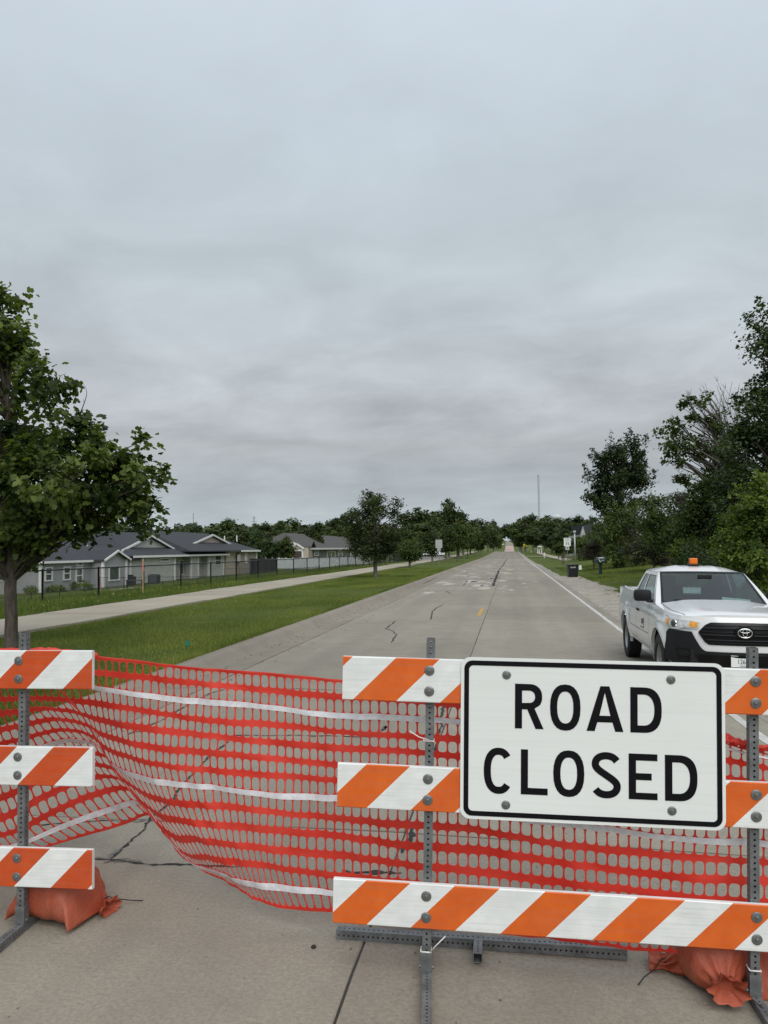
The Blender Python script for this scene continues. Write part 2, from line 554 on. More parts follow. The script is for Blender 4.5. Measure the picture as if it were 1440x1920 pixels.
def galv():
    m, t, b = new_mat('galvanised_steel')
    v = coords(t, 'Object')
    n = noise_n(t, v, 14, 6, .65); n2 = noise_n(t, v, 90, 3)
    c = mixc(t, maprange(t, n, .3, .7), (.105, .112, .115), (.22, .23, .235))
    c = mixc(t, maprange(t, n2, .55, .7, 0, .4), c, (.07, .07, .07))
    t.links.new(c, b.inputs['Base Color'])
    b.inputs['Metallic'].default_value = 0.35
    t.links.new(maprange(t, n, .3, .7, .42, .62), b.inputs['Roughness'])
    return m
def bark(name, col):
    m, t, b = new_mat(name)
    v = coords(t, 'Object', (9, 9, 1.6))
    n = noise_n(t, v, 2.2, 6, .7, .5)
    c = mixc(t, maprange(t, n, .35, .65), tuple(x*.45 for x in col), tuple(x*1.4 for x in col))
    t.links.new(c, b.inputs['Base Color'])
    b.inputs['Roughness'].default_value = 0.9
    bump(t, b, n, 1.0, 0.03)
    return m
def bag_mat():
    m, t, b = new_mat('orange_woven_sandbag')
    v = coords(t, 'Object')
    n = noise_n(t, v, 7, 5, .6); wv = noise_n(t, coords(t, 'Object', (1, 1, 6)), 70, 2)
    c = mixc(t, maprange(t, n, .3, .7), (.28, .052, .022), (.43, .086, .038))
    c = mixc(t, maprange(t, wv, .4, .7, 0, .3), c, (.28, .07, .04))
    d = noise_n(t, v, 3, 4, .6)
    c = mixc(t, maprange(t, d, .5, .75, 0, .45), c, (.28, .13, .085))
    t.links.new(c, b.inputs['Base Color'])
    b.inputs['Roughness'].default_value = 0.5
    wk = noise_n(t, coords(t, 'Object', (3.5, 1, 1)), 22, 5, .6, 1.2)
    bump(t, b, math_n(t, 'ADD', math_n(t, 'MULTIPLY', wv, .25), wk), 0.55, 0.010)
    return m
M = {}
M['concrete'] = concrete('road_concrete', (.328, .297, .240))
M['curb'] = concrete('curb_concrete', (.30, .265, .215), False)
M['path'] = concrete('path_concrete', (.42, .372, .290), False, stain=.5)
M['subbase'] = simple('dark_joint_filler', (.035, .033, .030), .9, .3, 20)
M['crack'] = simple('black_crack_filler', (.020, .019, .018), .85, .4, 12)
M['spall'] = simple('crumbled_concrete', (.16, .15, .135), .95, .45, 22, bmp=.8, bscale=50)
M['dust'] = simple('pale_concrete_dust', (.40, .372, .325), .95, .28, 2)
M['edge_white'] = simple('worn_white_road_paint', (.52, .51, .48), .7, .2, 9)
M['edge_yellow'] = simple('worn_yellow_road_paint', (.46, .27, .055), .7, .3, 9)
M['gravel'] = concrete('gravel_bed', (.34, .315, .27), False, stain=1.4)
M['pebble'] = simple('pale_limestone_gravel', (.33, .305, .262), .9, .3, 1.5)
M['lawn'] = grass_ground()
M['grass'] = foliage('grass_blades', (.062, .100, .014), (.230, .262, .062), .3, 0)
M['weed'] = foliage('tall_weeds', (.058, .095, .015), (.165, .205, .045), .3, 0)
M['rail'] = stripes('striped_sheeting')
M['rail_red'] = stripes('older_striped_sheeting', (.50, .060, .008), (.60, .080, .011))
M['plastic_white'] = simple('white_plastic', (.72, .73, .72), .45, .1, 8)
M['galv'] = galv()
M['washer'] = simple('zinc_washer', (.20, .205, .205), .4, .15, 30, metal=.6)
M['net'] = netting()
M['tape'] = tape_mat()
M['tie'] = simple('clear_cable_tie', (.72, .70, .66), .4, .08, 8)
def sign_sheeting():
    m, t, b = new_mat('white_sign_sheeting')
    v = coords(t, 'Object')
    c = mixc(t, maprange(t, noise_n(t, v, 1.6, 5), .3, .7), (.75, .78, .765), (.80, .83, .815))
    tc = t.nodes.new('ShaderNodeTexCoord')
    for ang, thr in ((.5, .70), (-.9, .715), (1.3, .70), (.05, .72)):
        mp = t.nodes.new('ShaderNodeMapping'); mp.inputs['Rotation'].default_value = (0, ang, 0); mp.inputs['Scale'].default_value = (1.1, 1, 60)
        t.links.new(tc.outputs['Object'], mp.inputs[0])
        n = noise_n(t, mp.outputs[0], 2.2, 3, .6, .25)
        c = mixc(t, maprange(t, n, thr, thr+.05, 0, .30), c, (.52, .54, .53))
    mp = t.nodes.new('ShaderNodeMapping'); mp.inputs['Scale'].default_value = (.5, 1, 30); t.links.new(tc.outputs['Object'], mp.inputs[0])
    c = mixc(t, maprange(t, noise_n(t, mp.outputs[0], 2, 3), .45, .7, 0, .18), c, (.60, .63, .62))
    t.links.new(c, b.inputs['Base Color']); b.inputs['Roughness'].default_value = .38
    return m
M['sign_white'] = sign_sheeting()
M['sign_black'] = simple('black_sign_ink', (.005, .005, .007), .5, .2, 6, spec=.15)
M['alu'] = simple('aluminium', (.42, .43, .43), .45, .1, 8, metal=.4)
M['bag'] = bag_mat()
M['bagtie'] = simple('black_twine', (.012, .011, .011), .7, .2, 8)
M['bark'] = bark('tree_bark', (.085, .070, .056))
M['bark_grey'] = bark('grey_bark', (.13, .12, .105))
M['leaf_front'] = foliage('linden_leaves', (.016, .034, .009), (.145, .190, .045), .44)
M['leaf_street'] = foliage('street_tree_leaves', (.022, .040, .012), (.095, .122, .032), .36)
M['leaf_dark'] = foliage('dark_leaves', (.016, .036, .012), (.066, .100, .028), .30)
M['leaf_mid'] = foliage('mid_green_leaves', (.024, .046, .010), (.105, .148, .030), .38)
M['leaf_light'] = foliage('light_green_leaves', (.035, .070, .010), (.190, .250, .045), .45)
M['leaf_brown'] = foliage('brownish_shrub_leaves', (.028, .028, .018), (.070, .066, .045), .25)
M['leaf_far'] = foliage('far_leaves', (.032, .054, .019), (.100, .132, .044), .30, .3)
M['black_metal'] = simple('black_coated_metal', (.012, .012, .013), .5, .2, 8)
M['trim'] = simple('white_house_trim', (.66, .66, .65), .55, .05, 3)
M['side_a'] = siding('grey_siding', (.29, .298, .312))
M['side_b'] = siding('pale_grey_siding', (.43, .43, .40))
M['side_c'] = siding('taupe_siding', (.40, .35, .285))
M['side_d'] = siding('dark_taupe_siding', (.115, .105, .094))
M['stone'] = simple('stone_veneer', (.25, .225, .19), .9, .45, 5)
M['roof_a'] = shingles('charcoal_shingles', (.036, .039, .046))
M['roof_d'] = shingles('brown_grey_shingles', (.075, .070, .066))
M['house_glass'] = simple('house_window_glass', (.07, .085, .085), .06, .3, 2, spec=.9)
M['brown_door'] = simple('brown_garage_door', (.05, .035, .028), .6, .15, 3)
M['vinyl'] = simple('white_vinyl', (.62, .65, .67), .5, .06, 2)
M['black_net'] = simple('black_netting', (.016, .017, .019), .8, .3, 6)
M['dark_green'] = simple('dark_green_plastic', (.008, .030, .026), .4, .15, 6)
M['bin_black'] = simple('black_bin_plastic', (.010, .011, .014), .45, .2, 6)
M['text_white'] = simple('white_lettering', (.75, .76, .76), .5, .04, 6)
M['yellow_sign'] = simple('fluorescent_yellow_sign', (.55, .50, .04), .5, .08, 4)
M['wood_stake'] = simple('raw_wood_stake', (.35, .24, .14), .8, .2, 12)
M['pink'] = simple('pink_ribbon', (.55, .15, .18), .6, .1, 8)
M['green_flag'] = simple('green_marker_flag', (.01, .16, .09), .6, .1, 8)
M['paint'] = simple('white_car_paint', (.72, .735, .74), .22, .015, 1.0, coat=.6)
M['tyre'] = simple('tyre_rubber', (.014, .014, .015), .75, .25, 14, bmp=.3, bscale=30)
M['rim'] = simple('silver_wheel', (.36, .36, .36), .35, .12, 6, metal=.7)
M['car_black'] = simple('black_bumper_plastic', (.008, .0095, .012), .55, .15, 10, spec=.3)
M['car_gloss'] = simple('gloss_black_grille', (.004, .004, .005), .30, .1, 6, spec=.3)
M['chrome'] = simple('chrome', (.75, .76, .77), .10, .03, 4, metal=1.0)
M['lamp_clear'] = simple('headlamp_reflector', (.66, .67, .67), .14, .22, 26, metal=.35)
M['amber'] = simple('amber_lens', (.82, .36, .06), .2, .35, 45)
M['beacon'] = simple('orange_beacon_lens', (.72, .16, .015), .2, .15, 20)
M['lens_dark'] = simple('projector_lens', (.06, .065, .07), .08, .2, 20)
M['glass'] = glass('car_glass', (.46, .58, .57))
M['seat'] = simple('grey_seat_fabric', (.040, .044, .048), .85, .2, 20)
M['paper'] = simple('paper', (.74, .84, .80), .7, .05, 5)
M['under'] = simple('dark_underbody', (.008, .008, .008), .9, .2, 5)
M['door_print'] = simple('door_seal_print', (.16, .14, .13), .6, .2, 30)
M['far_pink'] = simple('dusty_red_pavement', (.42, .30, .27), .9, .15, 1.0)
M['steel_far'] = simple('grey_lattice_steel', (.20, .22, .24), .6, .1, 1)
M['tower_white'] = simple('white_water_tank', (.50, .54, .56), .5, .04, .2)

# ================================================================== SETTING
def terrain():
    xs = np.unique(np.concatenate([-np.geomspace(60, 1900, 26), np.arange(-60, -20, 2.0), np.arange(-20, -6.5, .75),
                                   [-6.4, -5.9, -5.58, -5.54, -5.47, -4.5, -2.5, -0.85, 1, 2.8, 3.2], np.arange(3.6, 22, .7), np.arange(22, 60, 3.), np.geomspace(60, 1900, 24)]))
    ys = np.unique(np.concatenate([np.arange(-60, 0, 6.), np.arange(0, 70, 1.0), np.arange(70, 300, 4.), np.arange(300, 1000, 20.), np.geomspace(1000, 4200, 14)]))
    X, Y = np.meshgrid(xs, ys, indexing='ij')
    Z = gz(X, Y)
    rough = np.array([[noise.noise(Vector((x*.35, y*.35, 1.3))) for y in ys] for x in xs])*.05
    out = (X < -5.7) | (X > 4.5)
    Z = Z + np.where(out, rough, 0)
    Z = np.where((X > -5.50) & (X < 3.0), Z - .14, Z)
    nx, ny = X.shape
    v = np.stack([X, Y, Z], -1).reshape(-1, 3)
    idx = np.arange(nx*ny).reshape(nx, ny)
    f = np.stack([idx[:-1, :-1], idx[1:, :-1], idx[1:, 1:], idx[:-1, 1:]], -1).reshape(-1, 4)
    me = np_mesh('ground', v, f, M['lawn'], smooth=True)
    tag(link('ground', me), 'green lawns and rolling ground on both sides of the road', None, None, 'structure')
terrain()

# ---- road: concrete slabs with recessed joints
JY0, SLAB = 5.5 - 2*5.45, 5.45
NROW = 27
ROAD_END = JY0 + NROW*SLAB
def road():
    mb = MB()
    xs = [-5.5, -4.62, -4.5, -.85, -.785, 2.92]
    for a, b in ((-12, ROAD_END),):
        mb.grid([[(x, y, float(crown(x))-.008 - (.06 if x < -4.6 else 0)) for x in xs] for y in (a, b)], 0)
    ys = list(np.arange(ROAD_END, 400, 8)) + list(np.arange(400, 1300, 25))
    xs2 = [-5.55, -5.48, -5.30, -5.08, -4.5, -.785, 2.92]
    zz = [.14, .15, .13, -.03, 0, 0, float(crown(2.92))]
    mb.grid([[(x, y, float(pr(y))+z) for x, z in zip(xs2, zz)] for y in ys], 1)
    road = mb.build('road', [M['subbase'], M['concrete']], fixn=False)
    tag(road, 'long straight concrete road with cracked slabs running to the horizon', None, None, 'structure')
    def slab_mesh(x0, x1, seed):
        g = .011
        a, b = x0+.005, x1-.005
        y0, y1 = g, SLAB-g
        bv = .006
        rnd = random.Random(seed)
        m = MB()
        n = 12
        def ring(ins, dz):
            P = []
            for i in range(n+1): P.append((a+ins+(b-a-2*ins)*i/n, y0+ins))
            for i in range(1, n+1): P.append((b-ins, y0+ins+(y1-y0-2*ins)*i/n))
            for i in range(1, n+1): P.append((b-ins-(b-a-2*ins)*i/n, y1-ins))
            for i in range(1, n): P.append((a+ins, y1-ins-(y1-y0-2*ins)*i/n))
            return [(x+rnd.uniform(-1, 1)*.004*(dz < 0), y+rnd.uniform(-1, 1)*.004*(dz < 0), float(crown(x))+dz) for x, y in P]
        bot = ring(0, -.05); mid = ring(0.0005, -bv); top = ring(bv, 0)
        m.grid([bot, mid, top], 0, closed=True)
        m.add(top, [tuple(range(len(top)))])
        return m.mesh('concrete_slab', M['concrete'])
    ms = {(-4.5, -.785): [slab_mesh(-4.5, -.785, s) for s in (1, 2)], (-.785, 2.92): [slab_mesh(-.785, 2.92, s) for s in (3, 4)]}
    rnd = random.Random(4)
    for r in range(NROW):
        for k, v in ms.items():
            link('concrete_slab', v[r % 2], road, (0, JY0+r*SLAB, rnd.uniform(-.0015, .0015)))
    # curb with gutter, in cast lengths
    prof = [(-4.51, 0), (-5.06, -.03), (-5.13, -.012), (-5.23, .10), (-5.29, .138), (-5.37, .152), (-5.51, .152), (-5.545, .135), (-5.545, -.06), (-4.51, -.06)]
    cm = MB().prism(prof, 'y', .006, SLAB-.006).mesh('curb_section', M['curb'], smooth=True)
    for r in range(NROW):
        link('curb_section', cm, road, (rnd.uniform(-.006, .006), JY0+r*SLAB, rnd.uniform(-.003, .003)))
    # painted lines
    def strip(name, mat, pts, w, z=.004, rag=0.0):
        m = MB()
        P = []
        for (x, y) in pts:
            e = rnd.uniform(-rag, rag); e2 = rnd.uniform(-rag, rag)
            P.append([(x-w/2+e, y, float(pr(y)+crown(x-w/2+e))+z), (x+w/2+e2, y, float(pr(y)+crown(x+w/2+e2))+z)])
        m.grid(P, 0)
        return m.build(name, mat, road, fixn=False)
    strip('edge_line', M['edge_white'], [(2.62 if y < 110 else 2.62, y) for y in list(np.arange(-8, 60, .35)) + list(np.arange(60, 400, 4))], .11, .004, .012)
    for y0 in (23.0,):
        if y0 > 0:
            strip('centre_dash', M['edge_yellow'], [(-.98, y) for y in np.arange(y0, y0+3.0, .2)], .11, .004, .012)
    # pale dust patches where the joints have been worn
    def patch(cx, cy, rx, ry, seed, mat=None):
        rr = random.Random(seed); n = 26
        P = []
        for i in range(n):
            a = 2*PI*i/n; k = rr.uniform(.62, 1.15)
            x = cx+rx*math.cos(a)*k; y = cy+ry*math.sin(a)*k
            x = max(-4.48, min(2.4, x))
            P.append((x, y, float(crown(x))+.003))
        m = MB(); c = (cx, cy, float(crown(cx))+.003)
        m.add([c]+P, [(0, 1+i, 1+(i+1) % n) for i in range(n)])
        m.build('dust_patch', mat or M['dust'], road, fixn=False)
    for i in range(90):
        y = 34+rnd.random()**1.3*75
        x = rnd.choice([rnd.uniform(-4.4, -.9), rnd.uniform(-4.4, -.9), rnd.uniform(-1.6, 0.2), rnd.uniform(-.9, 1.6)])
        w_ = rnd.uniform(.05, .42)*(.6 if x > 0 else 1)
        patch(x, y, w_, w_*rnd.uniform(1, 5), i)
    # cracks
    def crack(pts, w=.02, seed=0, mat='crack', z=.0045, name='crack', jit=1.0):
        rr = random.Random(seed)
        P = [at_ground(x, y) for x, y in pts]
        dense = []
        for a, b in zip(P, P[1:]):
            n = max(2, int((b-a).length/.032))
            for i in range(n): dense.append(a.lerp(b, i/n))
        dense.append(P[-1])
        rows = []
        off = 0
        for i, p in enumerate(dense):
            t = (dense[min(i+1, len(dense)-1)]-dense[max(0, i-1)]); t.z = 0
            if t.length < 1e-6: t = Vector((1, 0, 0))
            t.normalize(); nn = Vector((-t.y, t.x, 0))
            off = off*.75 + rr.uniform(-1, 1)*.013*jit
            ww = w*rr.uniform(.15, 1.45)*min(1, .3+i*.25, .3+(len(dense)-1-i)*.25)
            a = p+nn*(off+ww/2); b = p+nn*(off-ww/2)
            zb = lambda q: float(pr(q.y)+crown(q.x))+z
            rows.append([(a.x, a.y, zb(a)), (b.x, b.y, zb(b))])
        MB().grid(rows).build(name, M[mat], road, fixn=False)
    crack([(205, 1614), (235, 1588), (262, 1560), (290, 1530), (325, 1500), (337, 1480), (360, 1452), (385, 1422), (402, 1408), (432, 1390)], .022, 1)
    crack([(150, 1611), (205, 1614), (300, 1622), (450, 1627), (560, 1632), (650, 1637), (700, 1640)], .020, 2)
    crack([(640, 1634), (690, 1638), (752, 1640)], .045, 22)
    crack([(180, 1609), (215, 1612), (262, 1618)], .085, 3, 'spall', .0035, 'spalled_edge')
    crack([(205, 1612), (232, 1590)], .06, 33, 'spall', .0036, 'spalled_edge')
    crack([(20, 1550), (110, 1545), (190, 1541), (285, 1537)], .016, 4)
    crack([(220, 1541), (285, 1538)], .06, 44, 'spall', .0035, 'spalled_edge')
    crack([(240, 1378), (300, 1352), (338, 1329), (395, 1300), (422, 1292)], .02, 5)
    crack([(245, 1373), (290, 1370), (330, 1376), (420, 1380), (520, 1379), (630, 1380), (715, 1383)], .022, 6)
    crack([(420, 1292), (500, 1293), (560, 1292), (640, 1294)], .016, 7)
    crack([(733, 1205), (743, 1189), (736, 1183), (724, 1179), (743, 1164)], .035, 8, jit=1)
    crack([(807, 1162), (811, 1146), (818, 1140), (831, 1134)], .04, 9, jit=1)
    crack([(836, 1108), (845, 1113)], .05, 10)
    crack([(800, 1099), (850, 1098), (905, 1099), (935, 1099)], .07, 11, jit=2)
    crack([(868, 1098), (876, 1090), (874, 1088)], .05, 12)
    crack([(924, 1100), (929, 1085), (934, 1072), (941, 1062), (948, 1052), (952, 1047)], .08, 13, jit=3, name='crumbled_joint')
    crack([(924, 1098), (931, 1082), (936, 1069)], .11, 14, jit=5, name='crumbled_joint')
    crack([(795, 1094), (820, 1082), (856, 1066), (885, 1054)], .05, 15, jit=2)
    crack([(715, 1371), (722, 1362), (724, 1367)], .05, 16)
    crack([(836, 1310), (826, 1360), (812, 1425)], .03, 17, name='tar_mark')
    crack([(778, 1545), (766, 1580), (756, 1600)], .04, 18, name='tar_mark')
    # debris specks on the slabs
    rr = random.Random(9); pm = MB()
    for i in range(240):
        x, y = rr.uniform(-4.3, 2.2), 2.6+rr.random()**1.5*22
        s = rr.uniform(.003, .009)
        pm.box((x, y, float(crown(x))+s*.4), (s*rr.uniform(.8, 1.8), s, s*.8), Matrix.Rotation(rr.uniform(0, 3), 3, 'Z'))
    for i in range(420):                                             # leaf litter in the gutter
        x, y = -5.08+rr.random()**2*1.2, rr.uniform(5, 45)
        s = rr.uniform(.006, .02)
        pm.box((x, y, -.025+(x+5.08)*.045+s*.2), (s*2, s, s*.5), Matrix.Rotation(rr.uniform(0, 3), 3, 'Z'))
    tag(pm.build('grit', M['spall'], road), None, None, None, 'stuff')
    tag(pm and road, None)
road()

# ---- far dip: dusty red stretch of the road on the opposite rise
def far_stretch():
    m = MB()
    ys = np.arange(640, 800, 10)
    m.grid([[(-5.2, y, float(pr(y))+.05), (2.6, y, float(pr(y))+.05)] for y in ys])
    tag(m.build('far_road_patch', M['far_pink'], fixn=False), 'dusty reddish stretch of road on the far rise', None, None, 'structure')
far_stretch()

# ---- gravel shoulder
def shoulder():
    rr = random.Random(3)
    ys = list(np.arange(2, 70, .5)) + list(np.arange(70, 210, 3))
    rows = []
    for y in ys:
        wob = noise.noise(Vector((y*.35, 4.2, 0)))*.35 + noise.noise(Vector((y*1.4, 1.2, 0)))*.15
        x1 = 4.55 + wob if y < 34 else 4.2+wob
        if 38 < y < 48: x1 = 5.2+wob
        if y >= 55: x1 = 3.55+wob*.6
        if y >= 100: x1 = 3.25 + wob*.3
        xs = [2.90, 3.2, 3.6, (3.6+x1)/2, x1] if x1 > 3.8 else [2.90, 3.0, 3.1, (3.1+x1)/2, x1]
        rows.append([(x, y, float(gz(x, y)) + (.003 if i == 0 else .018 if i < 4 else -.01)+(noise.noise(Vector((x*2, y*2, 0)))*.010 if i else 0)) for i, x in enumerate(xs)])
    o = MB().grid(rows).build('gravel_shoulder', M['gravel'], smooth='all', fixn=False)
    tag(o, 'pale gravel shoulder along the right edge of the road', None, None, 'structure')
    n = 24000
    rng = np.random.default_rng(5)
    y = 1 + 55*rng.random(n)**1.3
    x = 2.95 + (1.75)*rng.random(n)
    s = rng.uniform(.008, .026, n)*(1+y/60)
    base = np.array([[0, 0, .8], [1, .1, 0], [-.3, .9, 0], [-.9, -.3, 0], [.2, -.9, 0]])
    ang = rng.uniform(0, 6.28, n)
    c, sn = np.cos(ang), np.sin(ang)
    vx = base[None, :, 0]*c[:, None]-base[None, :, 1]*sn[:, None]
    vy = base[None, :, 0]*sn[:, None]+base[None, :, 1]*c[:, None]
    V = np.stack([x[:, None]+vx*s[:, None], y[:, None]+vy*s[:, None], (gz(x, y)+.018)[:, None]+base[None, :, 2]*s[:, None]*.8], -1).reshape(-1, 3)
    fb = np.array([[0, 1, 2], [0, 2, 3], [0, 3, 4], [0, 4, 1]])
    Fc = (np.arange(n)[:, None, None]*5+fb[None]).reshape(-1, 3)
    tag(link('gravel', np_mesh('gravel', V, Fc, M['pebble'])), 'loose pale gravel stones on the shoulder', None, None, 'stuff')
shoulder()

# ---- footpath on the left, concrete panels
def path():
    X0, X1 = -14.15, -11.3
    m = MB()
    ys = list(np.arange(-6, 330, 6))
    m.grid([[(X0+.03, y, float(gz(X0, y))+.01), (X1-.03, y, float(gz(X1, y))+.01)] for y in ys if y < 100], 0)
    ys2 = np.arange(99.5, 330, 6)
    m.grid([[(X0, y, float(gz(X0, y))+.05), (X1, y, float(gz(X1, y))+.05)] for y in ys2], 1)
    root = m.build('footpath', [M['subbase'], M['path']], fixn=False)
    tag(root, 'wide pale concrete footpath along the left lawn', None, None, 'structure')
    L = 3.05
    pm = MB().box(((X0+X1)/2, L/2, 0), (X1-X0, L-.014, .10), bev=.006).mesh('concrete_panel', M['path'])
    rr = random.Random(8)
    for i in range(int(105/L)):
        y = -6+i*L
        link('concrete_panel', pm, root, (0, y, float(gz(-12.7, y))+.015+rr.uniform(-.002, .002)), (rr.uniform(-.001, .001), rr.uniform(-.001, .001), 0))
path()
def far_walks():
    # sidewalk and driveway crossing on the right verge
    for pts, w_, lab in (([(1066, 1051), (1030, 1043), (1008, 1036), (1000, 1034)], 1.3, 'narrow pale sidewalk leading past the speed limit sign'),
                         ([(985, 1044), (1030, 1043.6), (1066, 1043.2), (1100, 1042.6)], 2.2, 'pale driveway crossing the right verge')):
        rows = []
        for (x, y) in pts:
            p = at_ground(x, y)
            dx, dy = (w_/2, 0) if w_ < 2 else (0, w_/2*2)
            rows.append([(p.x-dx, p.y-dy, float(gz(p.x-dx, p.y-dy))+.05), (p.x+dx, p.y+dy, float(gz(p.x+dx, p.y+dy))+.05)])
        tag(MB().grid(rows).build('sidewalk', M['path'], fixn=False), lab, None, None, 'structure')
far_walks()

# ---- grass blades
def blades(name, label, n, xr, yr, hgt, wid, mat, seed, yexp=1.6, keep=None):
    rng = np.random.default_rng(seed)
    x = rng.uniform(*xr, n); y = yr[0]+(yr[1]-yr[0])*rng.random(n)**yexp
    if keep is not None:
        k = keep(x, y, rng); x = x[k]; y = y[k]; n = len(x)
    z = gz(x, y)-.01
    clump = np.sin(x*1.7+np.sin(y*1.1)*2)*np.sin(y*.9+np.cos(x*.8)*2)
    h = rng.uniform(hgt[0], hgt[1], n)*(1+.25*clump); a = rng.uniform(0, 2*PI, n); wd = rng.uniform(.6, 1.2, n)*wid*(1+y/45)
    lean = rng.uniform(0, .8, n)*h; la = rng.uniform(0, 2*PI, n)
    p0 = np.stack([x-np.cos(a)*wd/2, y-np.sin(a)*wd/2, z], -1)
    p1 = np.stack([x+np.cos(a)*wd/2, y+np.sin(a)*wd/2, z], -1)
    p2 = np.stack([x+np.cos(la)*lean, y+np.sin(la)*lean, z+h], -1)
    V = np.stack([p0, p1, p2], 1).reshape(-1, 3)
    Fc = np.arange(3*n).reshape(n, 3)
    patchy = np.array([noise.noise(Vector((a_*.55, b_*.22, seed))) for a_, b_ in zip(x, y)])
    t = np.clip(.45+.12*clump+.55*patchy+rng.normal(0, .2, n), 0, 1)
    me = np_mesh(name, V, Fc, mat, tint=np.repeat(t, 3))
    return tag(link(name, me), label, None, None, 'stuff')
blades('grass', 'mown grass of the lawn strip between curb and footpath', 230000, (-11.27, -5.58), (5, 75), (.03, .075), .013, M['grass'], 1, 1.9)
blades('grass', 'long weedy grass between the footpath and the chain link fence', 90000, (-19.5, -14.22), (11, 90), (.06, .26), .020, M['weed'], 2, 1.5)
blades('grass', 'grass of the right verge behind the gravel shoulder', 120000, (4.3, 17), (12, 80), (.03, .10), .018, M['grass'], 3, 1.3,
       keep=lambda x, y, r: x > 4.5+.3*np.sin(y*1.3)-np.where(y > 55, .9, 0)+np.where((y > 38) & (y < 48), .7, 0))
blades('grass', 'ragged grass hanging over the back of the curb', 26000, (-5.70, -5.45), (4, 60), (.03, .11), .012, M['grass'], 4, 1.7)
def weeds_flowers():
    rng = np.random.default_rng(6); n = 90
    x = rng.uniform(-16.7, -14.5, n); y = 14+26*rng.random(n)
    s = rng.uniform(.009, .016, n)
    z = gz(x, y)+rng.uniform(.12, .3, n)
    q = np.array([[-1, 0, -1], [1, 0, -1], [1, 0, 1], [-1, 0, 1]])
    V = (np.stack([x, y, z], -1)[:, None]+q[None]*s[:, None, None]).reshape(-1, 3)
    me = np_mesh('flowers', V, np.arange(4*n).reshape(n, 4), M['yellow_sign'])
    tag(link('grass_flowers', me), 'small yellow wild flowers in the weeds by the fence', None, None, 'stuff')
weeds_flowers()

# ================================================================== TREES
LOBED = [(0, 0, 0), (-.08, .26, -.05), (.24, .50, -.10), (.42, .27, -.07), (.74, .36, -.14), (1, 0, -.12), (.74, -.36, -.14), (.42, -.27, -.07), (.24, -.50, -.10), (-.08, -.26, -.05)]
LOBED_F = [[0, 1, 2, 3], [0, 3, 4, 5], [0, 5, 6, 7], [0, 7, 8, 9]]
def leaf_arrays(C, size, rng, kind='diamond', up=.6, out=None):
    """leaf faces at the points C (N,3)"""
    n = len(C)
    nrm = rng.normal(0, 1, (n, 3)); nrm[:, 2] = np.abs(nrm[:, 2])+up
    if out is not None: nrm += out*.7
    nrm /= np.linalg.norm(nrm, axis=1, keepdims=True)
    t = rng.normal(0, 1, (n, 3)); t[:, 2] -= .35
    t -= nrm*(t*nrm).sum(1, keepdims=True); t /= np.linalg.norm(t, axis=1, keepdims=True)
    b = np.cross(nrm, t)
    s = size*rng.uniform(.6, 1.25, n)[:, None]
    if kind == 'diamond':
        L = [(0, 0, 0), (.5, .34, -.10), (1, 0, -.05), (.5, -.34, -.10)]
        fc = [[0, 1, 2, 3]]
    else:
        L = LOBED
        fc = LOBED_F
    V = np.stack([C + (t*p[0]+b*p[1]+nrm*p[2])*s for p in L], 1)
    k = len(L)
    Fc = (np.arange(n)[:, None, None]*k+np.array(fc)[None]).reshape(-1, 4)
    return V.reshape(-1, 3), Fc, k, (nrm, t, b, s)
